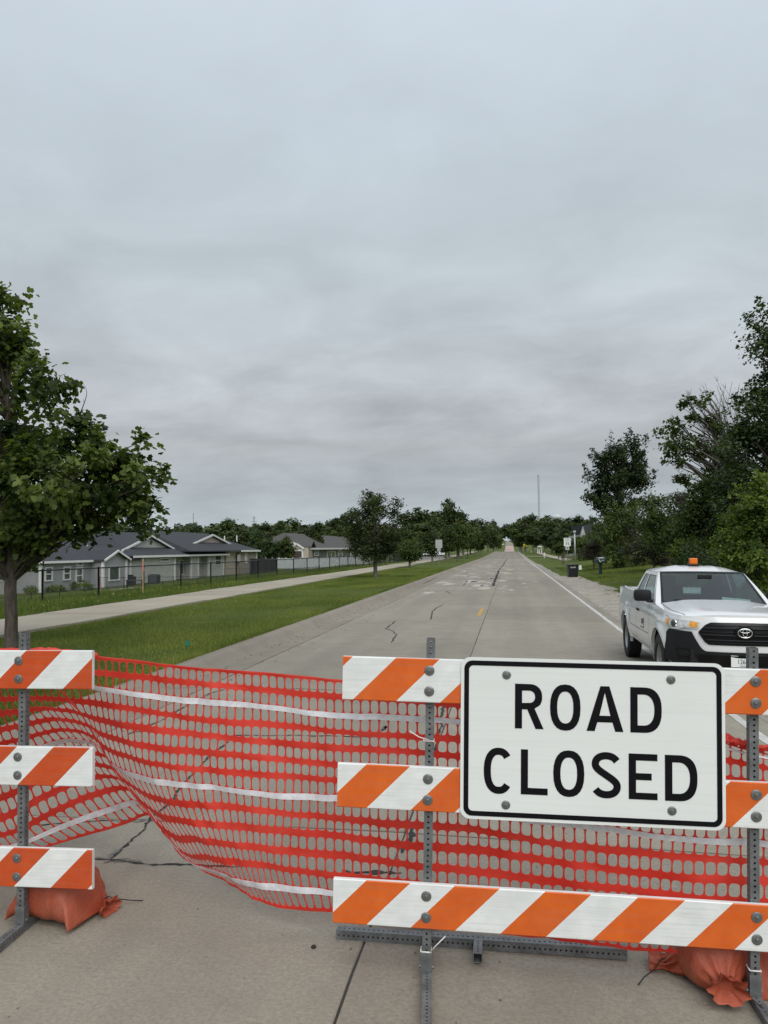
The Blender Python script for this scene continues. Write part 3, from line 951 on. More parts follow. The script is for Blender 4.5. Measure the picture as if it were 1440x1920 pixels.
def tree_arrays(lobes, trunk_h, trunk_r, ncl, nleaf, leaf, seed, kind='diamond', clr=.45, limbs=True, base=(0, 0), surf=.5, flat=.7, droop=0.0, spike=0.0, slen=1.0):
    """returns trunk MB, leaf verts, faces, tints"""
    rng = np.random.default_rng(seed)
    Lb = np.array(lobes, float)
    wts = (Lb[:, 3]*Lb[:, 4]*Lb[:, 5])**.6; wts /= wts.sum()
    which = rng.choice(len(Lb), ncl, p=wts)
    d = rng.normal(0, 1, (ncl, 3)); d /= np.linalg.norm(d, axis=1, keepdims=True)
    rad = surf+(1-surf)*rng.random(ncl)**.6
    cc = Lb[which, :3] + d*rad[:, None]*Lb[which, 3:]
    wood = MB()
    top = max(l[2]+l[5]*.55 for l in lobes)
    cx = np.average(Lb[:, 0], weights=wts); cy = np.average(Lb[:, 1], weights=wts)
    bx, by = base
    axis = lambda h: Vector((bx+(cx-bx)*min(1, (h/top)**1.6)*.8, by+(cy-by)*min(1, (h/top)**1.6)*.8, h))
    nn = 9
    hs = [0, trunk_h*.05, trunk_h*.35, trunk_h*.7, trunk_h]+[trunk_h+(top-trunk_h)*q for q in (.3, .6, .85)]
    rr = [trunk_r*1.35, trunk_r*1.1, trunk_r, trunk_r*.95, trunk_r*.9, trunk_r*.6, trunk_r*.35, trunk_r*.12]
    P = [axis(h)+Vector((rng.normal(0, .12), rng.normal(0, .12), 0))*trunk_r*(0 if h < trunk_h*.1 else 1.5) for h in hs]
    wood.tube(P, rr, 10)
    if limbs:
        for c in cc[:int(ncl*(1 if limbs is True else limbs))]:
            c = Vector(c)
            h0 = max(trunk_h*.75, min(top*.85, c.z-(.35+.3*rng.random())*math.hypot(c.x-bx, c.y-by)-.1*top))
            a = axis(h0)
            mid = a.lerp(c, .5)+Vector((rng.normal(0, .06), rng.normal(0, .06), .10))*(c-a).length
            r0 = trunk_r*(.16+.30*rng.random())
            wood.tube([a, a.lerp(mid, .6)+Vector((0, 0, .02)), mid, mid.lerp(c, .6), c], [r0, r0*.8, r0*.6, r0*.38, r0*.12], 5, cap=False)
    per = nleaf//ncl
    g = rng.normal(0, 1, (ncl, per, 3))
    g /= (1+.25*np.linalg.norm(g, axis=2, keepdims=True))
    sz = clr*rng.uniform(.55, 1.35, ncl)[:, None, None]
    pts = cc[:, None]+g*sz*np.array([1, 1, flat])
    if spike > 0:
        isp = (rng.random(ncl) < spike) & (rad > .55)
        dirs = d*1.0; dirs[:, 2] = np.maximum(dirs[:, 2], -.1)+(.75 if droop == 0 else .1)
        dirs /= np.linalg.norm(dirs, axis=1, keepdims=True)
        tt = rng.random((ncl, per))**.8
        sp = cc[:, None]+dirs[:, None]*(tt*slen*rng.uniform(.6, 1.25, (ncl, 1)))[..., None]+rng.normal(0, 1, (ncl, per, 3))*(leaf*.75*(1.25-tt))[..., None]
        sp[:, :, 2] -= droop*slen*tt**2
        for q in np.nonzero(isp)[0]:
            e = cc[q]+dirs[q]*slen*.9; 
            wood.tube([Vector(cc[q]), Vector((cc[q]+e)/2+np.array([0, 0, -droop*slen*.25])), Vector(e+np.array([0, 0, -droop*slen*.8]))], [.012, .008, .003], 4, cap=False)
        # only a share of the leaves goes to a spray, the rest stays in the clump
        use = isp[:, None] & (rng.random((ncl, per)) < .5)
        pts = np.where(use[..., None], sp, pts)
    out = np.repeat(d, per, 0)
    pts = pts.reshape(-1, 3)
    V, Fc, k, fr = leaf_arrays(pts, leaf, rng, kind, .5, out)
    ctint = rng.uniform(.0, .85, ncl)
    tint = np.clip(np.repeat(ctint, per)+rng.normal(0, .18, ncl*per), 0, 1)
    return wood, V, Fc, np.repeat(tint, k), pts, fr, tint
def make_tree(name, loc, label, cat, mats, lobes, trunk_h, trunk_r, ncl, nleaf, leaf, seed, group=None, rot=0, parts=True, **kw):
    wood, V, Fc, tint, pts, fr, t1 = tree_arrays(lobes, trunk_h, trunk_r, ncl, nleaf, leaf, seed, **kw)
    root = empty(name, loc, (0, 0, rot), label, cat, group)
    wood.build('trunk', mats[0], root, smooth='all', fixn=False)
    c = link('crown', np_mesh('crown', V, Fc, mats[1], tint=tint), root)
    return root

# ---- big roadside tree at the left edge
def front_tree():
    p = at_ground(20, 1222)
    D = p.y*math.cos(CAM_YAW) - p.x*math.sin(CAM_YAW)
    D = (Mcam.transposed() @ (p-CAMP)).z*-1
    lob = []
    for (x, y, r, dz) in [(0, 628, 46, 0), (-60, 640, 90, .2), (82, 700, 46, -.5), (25, 800, 98, .7), (-70, 800, 120, 0), (150, 818, 40, -.4), (110, 880, 95, -.8),
                          (205, 858, 38, .3), (250, 895, 40, 0), (200, 920, 70, .5), (286, 915, 32, -.3), (300, 938, 24, 0), (272, 968, 26, 0), (232, 952, 46, .3), (268, 965, 20, 0), (290, 856, 10, 0), (252, 832, 14, 0), (40, 930, 110, .2), (-80, 920, 120, .2), (120, 965, 60, .6), (60, 1000, 34, -.4), (18, 564, 18, 0), (-14, 590, 26, 0), (-50, 590, 46, 0), (25, 985, 40, -.3), (65, 1030, 22, -.2), (-30, 1000, 60, 0), (100, 1000, 30, .2), (170, 1000, 26, .2), (-190, 820, 110, 0), (-170, 930, 90, 0)]:
        q = at_depth(x, y, D+dz) - p
        rr = r/F*D
        lob.append((q.x, q.y, q.z, rr, rr*1.15, rr*.92))
    wood, V, Fc, tint, pts, fr, t1 = tree_arrays(lob, 1.75, .118, 360, 25500, .118, 21, 'lobed', clr=.235, surf=.55, flat=.8, limbs=.5, spike=.5, slen=.26)
    root = empty('roadside_tree', p, (0, 0, 0), 'tall leafy roadside tree with rough bark behind the short barricade', 'tree', None)
    wood.build('trunk', M['bark'], root, smooth='all', fixn=False)
    # the leaves nearest the viewpoint and in view stand as single objects, the rest as one crown
    dist = np.linalg.norm(pts+np.array(p)-np.array(CAMP), axis=1)
    ax = Mcam.transposed()
    q = (pts+np.array(p)-np.array(CAMP)) @ np.array(Mcam)
    vis = (720+F*q[:, 0]/-q[:, 2]) > 8
    order = np.argsort(np.where(vis, dist, 1e9))[:290]
    single = np.zeros(len(pts), bool); single[order] = True
    nf = len(Fc)//len(pts)
    keepf = np.repeat(~single, nf)
    c = link('crown', np_mesh('crown', V, Fc[keepf], M['leaf_front'], tint=tint), root)
    tag(c, None, None, None, 'stuff')
    lm = {}
    for b in range(4):
        lm[b] = np_mesh('leaf', np.array(LOBED), np.array(LOBED_F), M['leaf_front'], tint=np.full(10, .2+.25*b))
    nrm, t, bb, s = fr
    for i in order:
        o = bpy.data.objects.new('leaf', lm[min(3, int(t1[i]*4))]); COL.objects.link(o); o.parent = root
        k = float(s[i, 0])
        o.matrix_local = Matrix(((t[i][0]*k, bb[i][0]*k, nrm[i][0]*k, pts[i][0]), (t[i][1]*k, bb[i][1]*k, nrm[i][1]*k, pts[i][1]),
                                 (t[i][2]*k, bb[i][2]*k, nrm[i][2]*k, pts[i][2]), (0, 0, 0, 1)))
    # bare twig sticking up
    a = at_depth(150, 775, D)-p
    MB().tube([a, at_depth(158, 757, D)-p, at_depth(156, 748, D)-p], [.006, .004, .003], 4).tube([a, at_depth(155, 764, D)-p, at_depth(160, 750, D)-p, at_depth(163, 738, D)-p, at_depth(161, 727, D)-p, at_depth(156, 719, D)-p], [.011, .010, .008, .006, .004, .003], 5).build('twig', M['bark'], root)
front_tree()

def px_lobes(p, lst, depth, sq=1.0):
    out = []
    for (x, y, r, dz) in lst:
        q = at_depth(x, y, depth+dz)-p
        k = r/F*depth
        out.append((q.x, q.y, q.z, k, k, k*sq))
    return out
def dep(p): return -(Mcam.transposed() @ (p-CAMP)).z

# ---- street trees along the footpath
def street_trees():
    p = at_ground(704, 1083); D = dep(p)
    make_tree('street_tree', p, 'dark oak-like street tree, tallest one standing alone on the lawn strip', 'tree', (M['bark_grey'], M['leaf_street']),
              px_lobes(p, [(697, 950, 26, 0), (700, 985, 45, 0), (672, 985, 28, .5), (665, 1010, 22, 0), (738, 965, 16, 0), (735, 1000, 22, -.3), (715, 1015, 36, .3), (690, 1020, 34, -.5), (742, 945, 8, 0), (698, 928, 12, 0), (660, 965, 12, 0)], D),
              1.6, .13, 190, 15000, .15, 31, clr=.30, surf=.5, kind='diamond', limbs=.5)
    rows = [(768, 1064, 1012, 46, 'young street tree with a thin crown, first beyond the lone oak'),
            (811, 1058.5, 1000, 40, 'street tree just left of the blank sign back'),
            (836, 1054, 985, 44, 'street tree just right of the blank sign back'),
            (857, 1052, 978, 46, 'full street tree third beyond the blank sign back'),
            (870, 1048, 988, 34, 'small street tree between two fuller ones far along the footpath'),
            (877, 1047.5, 982, 36, 'street tree fifth beyond the blank sign back'),
            (891, 1044, 990, 32, 'street tree second last before the road crest'),
            (902, 1042, 994, 28, 'last street tree before the road crest')]
    for i, (x, yb, yt, wd, lab) in enumerate(rows):
        p = at_ground(x, yb); D = dep(p)
        h = (yb-yt)/F*D
        wr = wd/2/F*D
        rg = random.Random(i+50)
        lob = [(rg.uniform(-.3, .3)*wr, rg.uniform(-.3, .3)*wr, h*rg.uniform(.45, .8), wr*rg.uniform(.5, .8), wr*.7, h*.2) for _ in range(4)]+[(0, 0, h*.6, wr*.75, wr*.75, h*.28), (0, 0, h*.85, wr*.35, wr*.35, h*.15)]
        make_tree('street_tree', p, lab, 'tree', (M['bark_grey'], M['leaf_street'] if i % 3 else M['leaf_mid']), lob, h*.24, .11, 80, 4600, .22+.03*i, 60+i, group='street trees along the footpath', clr=.42)
street_trees()

# ---- right-hand trees and bushes
def right_trees():
    def T(name, lab, cat, base, depth, lst, mat, ncl, nl, leaf, seed, trunk_h=None, trunk_r=.16, bark='bark', **kw):
        p = foot(base, depth)
        if trunk_h is None: trunk_h = 1.5
        return make_tree(name, p, lab, cat, (M[bark], M[mat]), px_lobes(p, lst, depth), trunk_h, trunk_r, ncl, nl, leaf, seed, **kw), p
    T('elm_tree', 'tall dark elm with spiky upswept twigs beyond the mailbox', 'tree', 1165, 68,
      [(1160, 880, 44, 0), (1140, 860, 26, 0), (1185, 850, 30, 0), (1190, 890, 26, 1), (1160, 930, 50, 0), (1125, 900, 22, 0), (1120, 935, 20, 0), (1160, 975, 40, 0), (1198, 835, 10, 0), (1150, 836, 10, 0), (1205, 905, 12, 0), (1165, 1010, 34, 0)],
      'leaf_dark', 190, 19000, .24, 71, 3.0, .2, clr=.42, surf=.45, limbs=.5, spike=.6, slen=1.1)
    T('bush', 'broad green bush under the dark elm', 'bush', 1180, 62, [(1180, 985, 52, 0), (1150, 1005, 38, 0), (1215, 970, 40, 0), (1210, 1010, 46, 0), (1170, 1030, 42, 0)], 'leaf_mid', 90, 8500, .20, 72, .6, .1, clr=.45)
    T('bush', 'brownish bush behind the mailbox', 'bush', 1112, 64, [(1108, 1030, 18, 0), (1095, 1036, 14, 0), (1125, 1035, 16, 0)], 'leaf_brown', 40, 3200, .14, 73, .4, .06, clr=.3)
    T('bush', 'greyish brown thicket at the top of the bank above the truck bed', 'bush', 1225, 52, [(1215, 1020, 34, 0), (1190, 1035, 26, 0), (1250, 1025, 34, 0), (1240, 1045, 28, 0), (1280, 1040, 26, 0)], 'leaf_brown', 80, 8000, .13, 74, .4, .06, clr=.32)
    T('bush', 'green bush left of the reddish shrub, in front of the bare branches', 'bush', 1255, 50, [(1240, 960, 36, 0), (1265, 985, 44, 0), (1235, 1000, 36, 0), (1285, 960, 34, 0)], 'leaf_mid', 80, 7000, .18, 75, .6, .1, clr=.4)
    T('bush', 'leafy bush hiding the foot of the small white gable', 'bush', 1098, 96, [(1090, 1018, 15, 0), (1106, 1016, 17, 0), (1084, 1032, 13, 0), (1100, 1036, 16, 0), (1115, 1022, 14, 0)], 'leaf_mid', 50, 4200, .24, 84, .4, .08, clr=.5)
    # half dead tree with bare upswept branches
    p = foot(1400, 40); D = 40
    root, p = T('half_dead_tree', 'half dead leaning tree with bare branches against the sky', 'tree', 1400, D,
      [(1282, 745, 12, 0), (1310, 770, 16, 0), (1240, 808, 10, 0), (1275, 855, 18, 0), (1252, 858, 12, 0), (1325, 745, 12, 0), (1350, 790, 20, 0), (1290, 762, 18, 0), (1268, 800, 18, 0), (1300, 790, 16, 0), (1255, 832, 18, 0), (1290, 838, 22, 0), (1330, 800, 22, 0), (1315, 840, 22, 0), (1290, 895, 18, 0), (1345, 850, 40, 0), (1370, 900, 55, 0)],
      'leaf_mid', 120, 4200, .19, 76, 2.6, .2, 'bark_grey', clr=.22, surf=.5)
    wd = MB(); rg = random.Random(5)
    o0 = at_depth(1392, 935, D)-p
    def branch(a, b, r, lv):
        n = 5
        pts = [a.lerp(b, k/n)+Vector((rg.uniform(-1, 1), rg.uniform(-1, 1), rg.uniform(-.3, 1)))*(b-a).length*.035 for k in range(n+1)]
        pts[0] = a
        wd.tube(pts, [r*(1-.8*k/n) for k in range(n+1)], 4, cap=False)
        if lv > 0:
            for k in range(6):
                q = rg.randint(2, n-1) if k < 5 else n-1
                dirv = (b-a).normalized()
                side = Vector((rg.uniform(-1, 1), rg.uniform(-1, 1), rg.uniform(-.4, 1)))
                e = pts[q] + (dirv*1.0+side*.6).normalized()*(b-a).length*rg.uniform(.14, .30)
                branch(pts[q], e, r*.45, lv-1)
    for (x, y) in [(1292, 705), (1305, 690), (1322, 725), (1345, 690), (1362, 682), (1380, 690), (1335, 740), (1275, 722), (1262, 800), (1250, 770), (1300, 760), (1240, 885), (1280, 850), (1390, 705), (1320, 780), (1345, 745)]:
        branch(o0+Vector((rg.uniform(-.4, .4), rg.uniform(-.4, .4), rg.uniform(-.6, .6))), o0.lerp(at_depth(x, y, D+rg.uniform(-1, 1))-p, .86), .042, 2)
    wd.build('bare_branches', M['bark_grey'], root, smooth='all', fixn=False)
    T('maple_tree', 'tallest dark maple at the right edge', 'tree', 1500, 32,
      [(1440, 640, 34, 0), (1465, 610, 50, 0), (1500, 660, 90, 0), (1445, 720, 40, 0), (1425, 780, 45, 0), (1470, 790, 90, 0), (1400, 790, 26, 0), (1395, 850, 50, 0), (1440, 880, 90, 0), (1390, 930, 60, 0), (1480, 960, 100, 0), (1420, 980, 80, 0), (1570, 800, 150, 0)],
      'leaf_dark', 320, 34000, .17, 77, 2.5, .28, clr=.42, surf=.6, spike=.4, slen=.7)
    T('maple_tree', 'dark green maple below the bare branches', 'tree', 1345, 38,
      [(1340, 960, 46, 0), (1320, 990, 44, 0), (1365, 1000, 60, 0), (1300, 965, 30, 0), (1330, 920, 34, 0), (1295, 1005, 36, 0)], 'leaf_mid', 150, 16000, .17, 78, 1.4, .16, clr=.4)
    T('shrub', 'light green shrub with long drooping leaves behind the truck cab', 'shrub', 1420, 24,
      [(1420, 960, 36, 0), (1400, 1000, 44, 0), (1440, 1000, 60, 0), (1390, 1030, 34, 0), (1425, 1040, 60, 0), (1375, 975, 12, 0), (1415, 905, 10, 0), (1440, 920, 26, 0), (1470, 960, 60, 0)], 'leaf_light', 230, 13500, .13, 79, .8, .06, clr=.26, surf=.5, spike=.75, slen=.62, droop=.45)
    T('shrub', 'low yellow-green shrub left of the roof beacon', 'shrub', 1295, 34, [(1290, 1025, 22, 0), (1275, 1040, 16, 0), (1310, 1030, 18, 0)], 'leaf_light', 40, 2200, .13, 80, .3, .05, clr=.25)
    T('shrub', 'small reddish shrub in the gap below the bare branches', 'shrub', 1282, 46, [(1275, 935, 16, 0), (1290, 945, 12, 0)], 'leaf_brown', 20, 900, .13, 81, 3.5, .05, clr=.25)
    T('thicket', 'dark shady thicket along the bank behind the truck', 'bush', 1360, 30,
      [(1340, 1050, 40, 0), (1300, 1050, 30, 2), (1390, 1060, 50, 0), (1440, 1070, 55, 0), (1480, 1080, 60, 0), (1420, 1110, 50, 0), (1380, 1095, 30, 0)], 'leaf_dark', 130, 11000, .12, 82, .4, .06, clr=.3)
    T('thicket', 'dark tangled thicket closing the gap under the maples', 'bush', 1450, 36,
      [(1300, 1030, 40, 3), (1350, 1020, 50, 3), (1420, 1000, 70, 0), (1480, 1010, 80, 0), (1500, 1080, 80, 0)], 'leaf_dark', 120, 11000, .15, 83, .4, .06, clr=.4)
right_trees()

# ---- unit trees for the middle distance: copied with obj.copy()
def unit_tree(i):
    rg = random.Random(100+i)
    lob = [(0, 0, .58, .26, .26, .30)]
    for _ in range(9):
        a = rg.uniform(0, 6.28); r = rg.uniform(.10, .24)
        lob.append((math.cos(a)*r, math.sin(a)*r, rg.uniform(.30, .82), rg.uniform(.10, .19), rg.uniform(.10, .19), rg.uniform(.10, .17)))
    lob.append((0, 0, .86, .13, .13, .13))
    return tree_arrays(lob, .2, .022, 130, 5200, .062, 200+i, clr=.062, limbs=.2)
UNITS = [unit_tree(i) for i in range(4)]
def mid_trees():
    protos = []
    for i, (wood, V, Fc, tint, *_r) in enumerate(UNITS):
        protos.append((wood.mesh('trunk', M['bark_grey'], 'all', fixn=False), {m: np_mesh('crown', V, Fc, M[m], tint=tint) for m in ('leaf_far', 'leaf_street', 'leaf_dark')}))
    def put(x, ytop, d, wpx, lab, group, mat, i, name='tree'):
        p = foot(x, d)
        top = at_depth(x, ytop, d).z
        h = max(2.5, top-p.z)/.97
        wd = wpx*1.25/F*d/.72
        tm, cm = protos[i % 4]
        r = empty(name, p, (0, 0, i*1.3), lab, 'tree', group)
        r.scale = (wd, wd, h)
        link('trunk', tm, r); link('crown', cm[mat], r)
    G1 = 'trees in the wooded row beyond the houses'
    L1 = 'rounded green tree in the wooded row beyond the houses'
    lst = [(335, 990, 200, 46), (365, 984, 210, 52), (398, 981, 220, 56), (425, 976, 230, 60), (452, 984, 215, 48), (500, 982, 200, 50), (520, 976, 215, 44),
           (548, 975, 220, 50), (572, 984, 205, 44), (600, 981, 210, 52), (624, 971, 225, 50), (648, 968, 230, 46), (672, 975, 220, 44), (540, 996, 170, 46), (505, 1000, 160, 42), (585, 995, 175, 40),
           (270, 985, 200, 60), (225, 985, 205, 60), (180, 985, 210, 60), (310, 990, 190, 48)]
    ORD = 'first second third fourth fifth sixth seventh eighth ninth tenth eleventh twelfth thirteenth fourteenth fifteenth sixteenth seventeenth eighteenth nineteenth twentieth'.split()
    def rank(lst_, i): return ORD[sorted(range(len(lst_)), key=lambda k: lst_[k][0]).index(i)]
    for i, (x, y, d, wp) in enumerate(lst):
        L1 = 'rounded green tree, %s from the left in the wooded row beyond the houses' % rank(lst, i)
        put(x, y, d, wp, L1, G1, 'leaf_far' if i % 3 else 'leaf_street', i)
    put(480, 994, 128, 34, 'dark round tree right beside the taupe house', None, 'leaf_dark', 1)
    put(503, 1004, 150, 30, 'dark tree behind the trampoline', None, 'leaf_dark', 2)
    put(535, 1008, 150, 32, 'bushy tree left of the house with the brown garage door', None, 'leaf_street', 3)
    G2 = 'dense trees behind the street trees'
    L2 = 'big dense tree rising behind the street trees'
    lst2 = [(790, 951, 150, 66), (770, 975, 160, 60), (815, 958, 165, 60), (755, 990, 140, 46), (740, 985, 170, 50), (868, 962, 190, 50), (882, 975, 200, 44), (897, 975, 220, 40), (915, 978, 260, 36), (805, 985, 140, 56), (830, 985, 150, 50), (860, 990, 160, 46), (720, 1000, 130, 50), (770, 1005, 120, 46)]
    for i, (x, y, d, wp) in enumerate(lst2):
        put(x, y, d, wp, 'big dense tree, %s from the left behind the street trees' % rank(lst2, i), G2, 'leaf_street' if i % 2 else 'leaf_far', i)
    put(842, 934, 155, 44, 'tallest pointed tree rising above the dense trees behind the street trees', None, 'leaf_street', 2)
    G3 = 'trees at the far end of the road'
    L3 = 'green tree at the far end of the road below the mast'
    lst3 = [(925, 977, 420, 26), (930, 982, 480, 22), (984, 974, 430, 30), (978, 972, 330, 36), (1000, 966, 300, 44), (1022, 966, 250, 46), (1046, 974, 220, 50), (1068, 972, 200, 46), (1088, 968, 180, 44), (1108, 970, 170, 46), (985, 985, 250, 40), (1010, 985, 210, 44), (1035, 990, 180, 46), (1062, 992, 160, 44), (1085, 995, 140, 40), (975, 995, 300, 30), (1130, 985, 120, 46), (1110, 1000, 110, 36)]
    for i, (x, y, d, wp) in enumerate(lst3):
        put(x, y, d, wp, 'green tree, %s from the left at the far end of the road' % rank(lst3, i), G3, 'leaf_far' if i % 2 else 'leaf_street', i+1)
    put(1103, 1003, 104, 46, 'dense tree hiding the lower part of the small white gable', None, 'leaf_street', 0)
    put(1085, 1006, 108, 40, 'rounded tree left of the small white gable', None, 'leaf_far', 2)
    put(1047, 1024, 120, 22, 'low rounded bush left of the speed limit sign', None, 'leaf_street', 3, 'bush')
mid_trees()
def woods():
    rng = np.random.default_rng(12)
    VV = []; FF = []; TT = []; off = 0
    spots = []
    for k in range(75):
        x = -200+k*22+rng.uniform(-9, 9)
        d = rng.uniform(330, 620)
        spots.append((x, d, rng.uniform(978, 992) if not 900 < x < 1000 else rng.uniform(974, 988)))
    for k in range(40):
        x = rng.uniform(-150, 700); d = rng.uniform(240, 300)
        spots.append((x, d, rng.uniform(992, 1003)))
    for k in range(56): spots.append((-1300+k*25 if k < 44 else 1460+(k-44)*60, rng.uniform(260, 480), rng.uniform(985, 1000)))
    for k in range(16): spots.append((895+k*8, 1340+rng.uniform(-30, 30), rng.uniform(982, 992)))
    for (x, d, yt) in spots:
        p = foot(x, d)
        if -17 < p.x < 15 and d < 1200: continue
        h = max(7, at_depth(x, yt, d).z-p.z)
        i = rng.integers(4); _, V, Fc, tint, *_r = UNITS[i]
        sel = rng.permutation(len(Fc))[:2000]
        a = rng.uniform(0, 6.28); c, s = math.cos(a), math.sin(a)
        wd = h*rng.uniform(.9, 1.3)
        V4 = V.reshape(-1, 4, 3)[sel].copy()
        ctr = V4.mean(1, keepdims=True)
        V4 = (ctr+(V4-ctr)*1.5).reshape(-1, 3)
        X = (V4[:, 0]*c-V4[:, 1]*s)*wd+p.x; Y = (V4[:, 0]*s+V4[:, 1]*c)*wd+p.y; Z = V4[:, 2]*h+p.z
        VV.append(np.stack([X, Y, Z], -1)); FF.append(np.arange(len(V4)).reshape(-1, 4)+off); off += len(V4)
        TT.append(tint.reshape(-1, 4)[sel].reshape(-1))
    me = np_mesh('distant_woods', np.concatenate(VV), np.concatenate(FF), M['leaf_far'], tint=np.concatenate(TT))
    tag(link('distant_woods', me), 'far off wooded skyline across the horizon', None, None, 'stuff')
woods()

# ================================================================== FENCES AND YARD THINGS ON THE LEFT
def chain_link(name, lab, pts, h, pitch, postr, mesh_sz, wire, grp=None, rail=.028, ends=True):
    """pts: list of (x, y) fence corners; one thing with posts, rail and wire mesh"""
    P = []
    for a, b in zip(pts, pts[1:]):
        a = Vector((*a, 0)); b = Vector((*b, 0)); n = max(1, round((b-a).length/pitch))
        for i in range(n): P.append(a.lerp(b, i/n))
    P.append(Vector((*pts[-1], 0)))
    for p in P: p.z = float(gz(p.x, p.y))
    root = empty(name, P[0], (0, 0, 0), lab, 'fence', grp)
    o = P[0]
    pm = MB().lathe([(postr, -.1), (postr, h+.02), (postr*1.25, h+.02), (postr*.8, h+.06), (0, h+.07)], 8).mesh('post', M['black_metal'], 'all')
    for p in P: link('post', pm, root, p-o)
    rl = MB(); ms = MB()
    for a, b in zip(P, P[1:]):
        u = (b-a); L = u.length; n3 = u.cross(Vector((0, 0, 1))).normalized()
        rl.tube([a-o+Vector((0, 0, h)), b-o+Vector((0, 0, h))], rail, 6)
        k = int((L+h)/mesh_sz)
        for s in (1, -1):
            for i in range(-int(h/mesh_sz)-1, int(L/mesh_sz)+1):
                t0 = i*mesh_sz; t1 = t0+h
                z0, z1 = .05, h
                if s < 0: t0, t1 = t1, t0
                # clip to the bay
                def cl(ta, za, tb, zb):
                    if ta == tb: return None
                    pa = []
                    lo, hi = (ta, tb) if ta < tb else (tb, ta)
                    if hi <= 0 or lo >= L: return None
                    f = lambda t: za+(zb-za)*(t-ta)/(tb-ta)
                    c0 = min(max(ta, 0), L); c1 = min(max(tb, 0), L)
                    return c0, f(c0), c1, f(c1)
                q = cl(t0, z0, t1, z1)
                if not q: continue
                A = a+u*(q[0]/L)+Vector((0, 0, q[1]))-o; B = a+u*(q[2]/L)+Vector((0, 0, q[3]))-o
                dn = n3*wire*.5; up = Vector((0, 0, wire*.7))
                ms.add([A+up, A+dn, A-dn, B+up, B+dn, B-dn], [(0, 1, 4, 3), (1, 2, 5, 4), (2, 0, 3, 5)])
    rl.build('top_rail', M['black_metal'], root, smooth='all', fixn=False)
    tag(ms.build('wire_mesh', M['black_metal'], root, fixn=False), None, None, None, 'stuff')
    return root
chain_link('chain_link_fence', 'long black chain link fence beside the footpath', [(-18.0, 15.9), (-17.5, 26.7), (-16.75, 37.4), (-15.95, 55.4), (-15.85, 82), (-15.85, 108)], 1.25, 3.85, .038, .075, .0046)
chain_link('yard_fence', 'lower black wire fence down the slope behind the tall chain link', [(-26.0, 28), (-25.6, 62), (-25.2, 100)], 1.15, 2.6, .022, .11, .006, rail=.016)
chain_link('yard_fence', 'black wire fence running from the patio towards the houses', [(-25.5, 66), (-37.5, 66)], 1.15, 2.6, .022, .11, .006, rail=.016)
chain_link('yard_fence', 'black wire fence between the trampoline and the white fence', [(-25.3, 93), (-37, 96)], 1.15, 2.6, .022, .12, .006, rail=.016)
def screened_fence():
    a = at_ground(716, 1062); b = at_ground(862, 1044)
    a = Vector((-16.2, 109, 0)); b = Vector((-16.2, 175, 0))
    root = empty('screened_fence', (a.x, a.y, float(gz(a.x, a.y))), (0, 0, 0), 'dark screened fence beyond the lone oak', 'fence')
    n = 18
    for i in range(n+1):
        p = a.lerp(b, i/n); z = float(gz(p.x, p.y))
        MB().lathe([(.04, 0), (.04, 1.15), (0, 1.2)], 8).build('post', M['black_metal'], root, (p.x-a.x, p.y-a.y, z-root.location.z))
        if i < n:
            q = a.lerp(b, (i+.5)/n)
            MB().box((0, 0, .58), (.03, (b-a).length/n-.1, 1.08)).build('screen_panel', M['black_net'], root, (q.x-a.x, q.y-a.y, float(gz(q.x, q.y))-root.location.z))
screened_fence()
def vinyl_fence():
    c0 = foot(486, 150); c1 = foot(577, 138); c2 = foot(699, 156)
    pts = [c0, c1, c2]
    root = empty('vinyl_fence', c1, (0, 0, 0), 'long white vinyl fence around the dark house yard', 'fence')
    h = 1.95
    for a, b in zip(pts, pts[1:]):
        L = (b-a).length; n = max(2, round(L/2.4))
        ang = math.atan2(b.y-a.y, b.x-a.x)
        pm = MB().box((0, 0, h/2), (L/n-.14, .05, h-.08)).mesh('panel', M['vinyl'])
        rm = MB().box((0, 0, h-.02), (L/n-.14, .08, .10)).mesh('rail', M['vinyl'])
        qm = MB().box((0, 0, h/2+.05), (.13, .13, h+.15)).prism([(-.09, -.09), (.09, -.09), (.09, .09), (-.09, .09)], 'z', h+.125, h+.17).mesh('post', M['vinyl'])
        for i in range(n+1):
            p = a.lerp(b, i/n); p.z = float(gz(p.x, p.y))
            link('post', qm, root, p-c1, (0, 0, ang))
            if i < n:
                q = a.lerp(b, (i+.5)/n); q.z = float(gz(q.x, q.y))
                link('panel', pm, root, q-c1, (0, 0, ang)); link('rail', rm, root, q-c1, (0, 0, ang))
vinyl_fence()
def trampoline():
    p = at_z(494, 1084, -1.36); D = dep(p)
    r = 26/F*D
    root = empty('trampoline', p, (0, 0, 0), 'round trampoline with a black safety net behind the fence', 'trampoline')
    hm, ht = .85, 2.45
    MB().lathe([(r, hm-.12), (r*1.01, hm), (r*.9, hm+.02), (r*.88, hm)], 28).build('pad', M['black_net'], root, smooth='all')
    MB().lathe([(0, hm), (r*.89, hm)], 28).build('mat', M['black_net'], root)
    MB().lathe([(r*.93, hm+.02), (r*.95, ht)], 28).build('net', M['black_net'], root, smooth='all', fixn=False)
    MB().lathe([(r*.97, .05), (r*.99, hm-.12)], 28).build('skirt', M['black_net'], root, smooth='all', fixn=False)
    for i in range(6):
        a = i*PI/3
        MB().tube([(math.cos(a)*r*1.03, math.sin(a)*r*1.03, 0), (math.cos(a)*r*1.03, math.sin(a)*r*1.03, ht+.05)], .035, 6).build('pole', M['black_metal'], root)
    q = at_ground(573, 1073)
    MB()
trampoline()
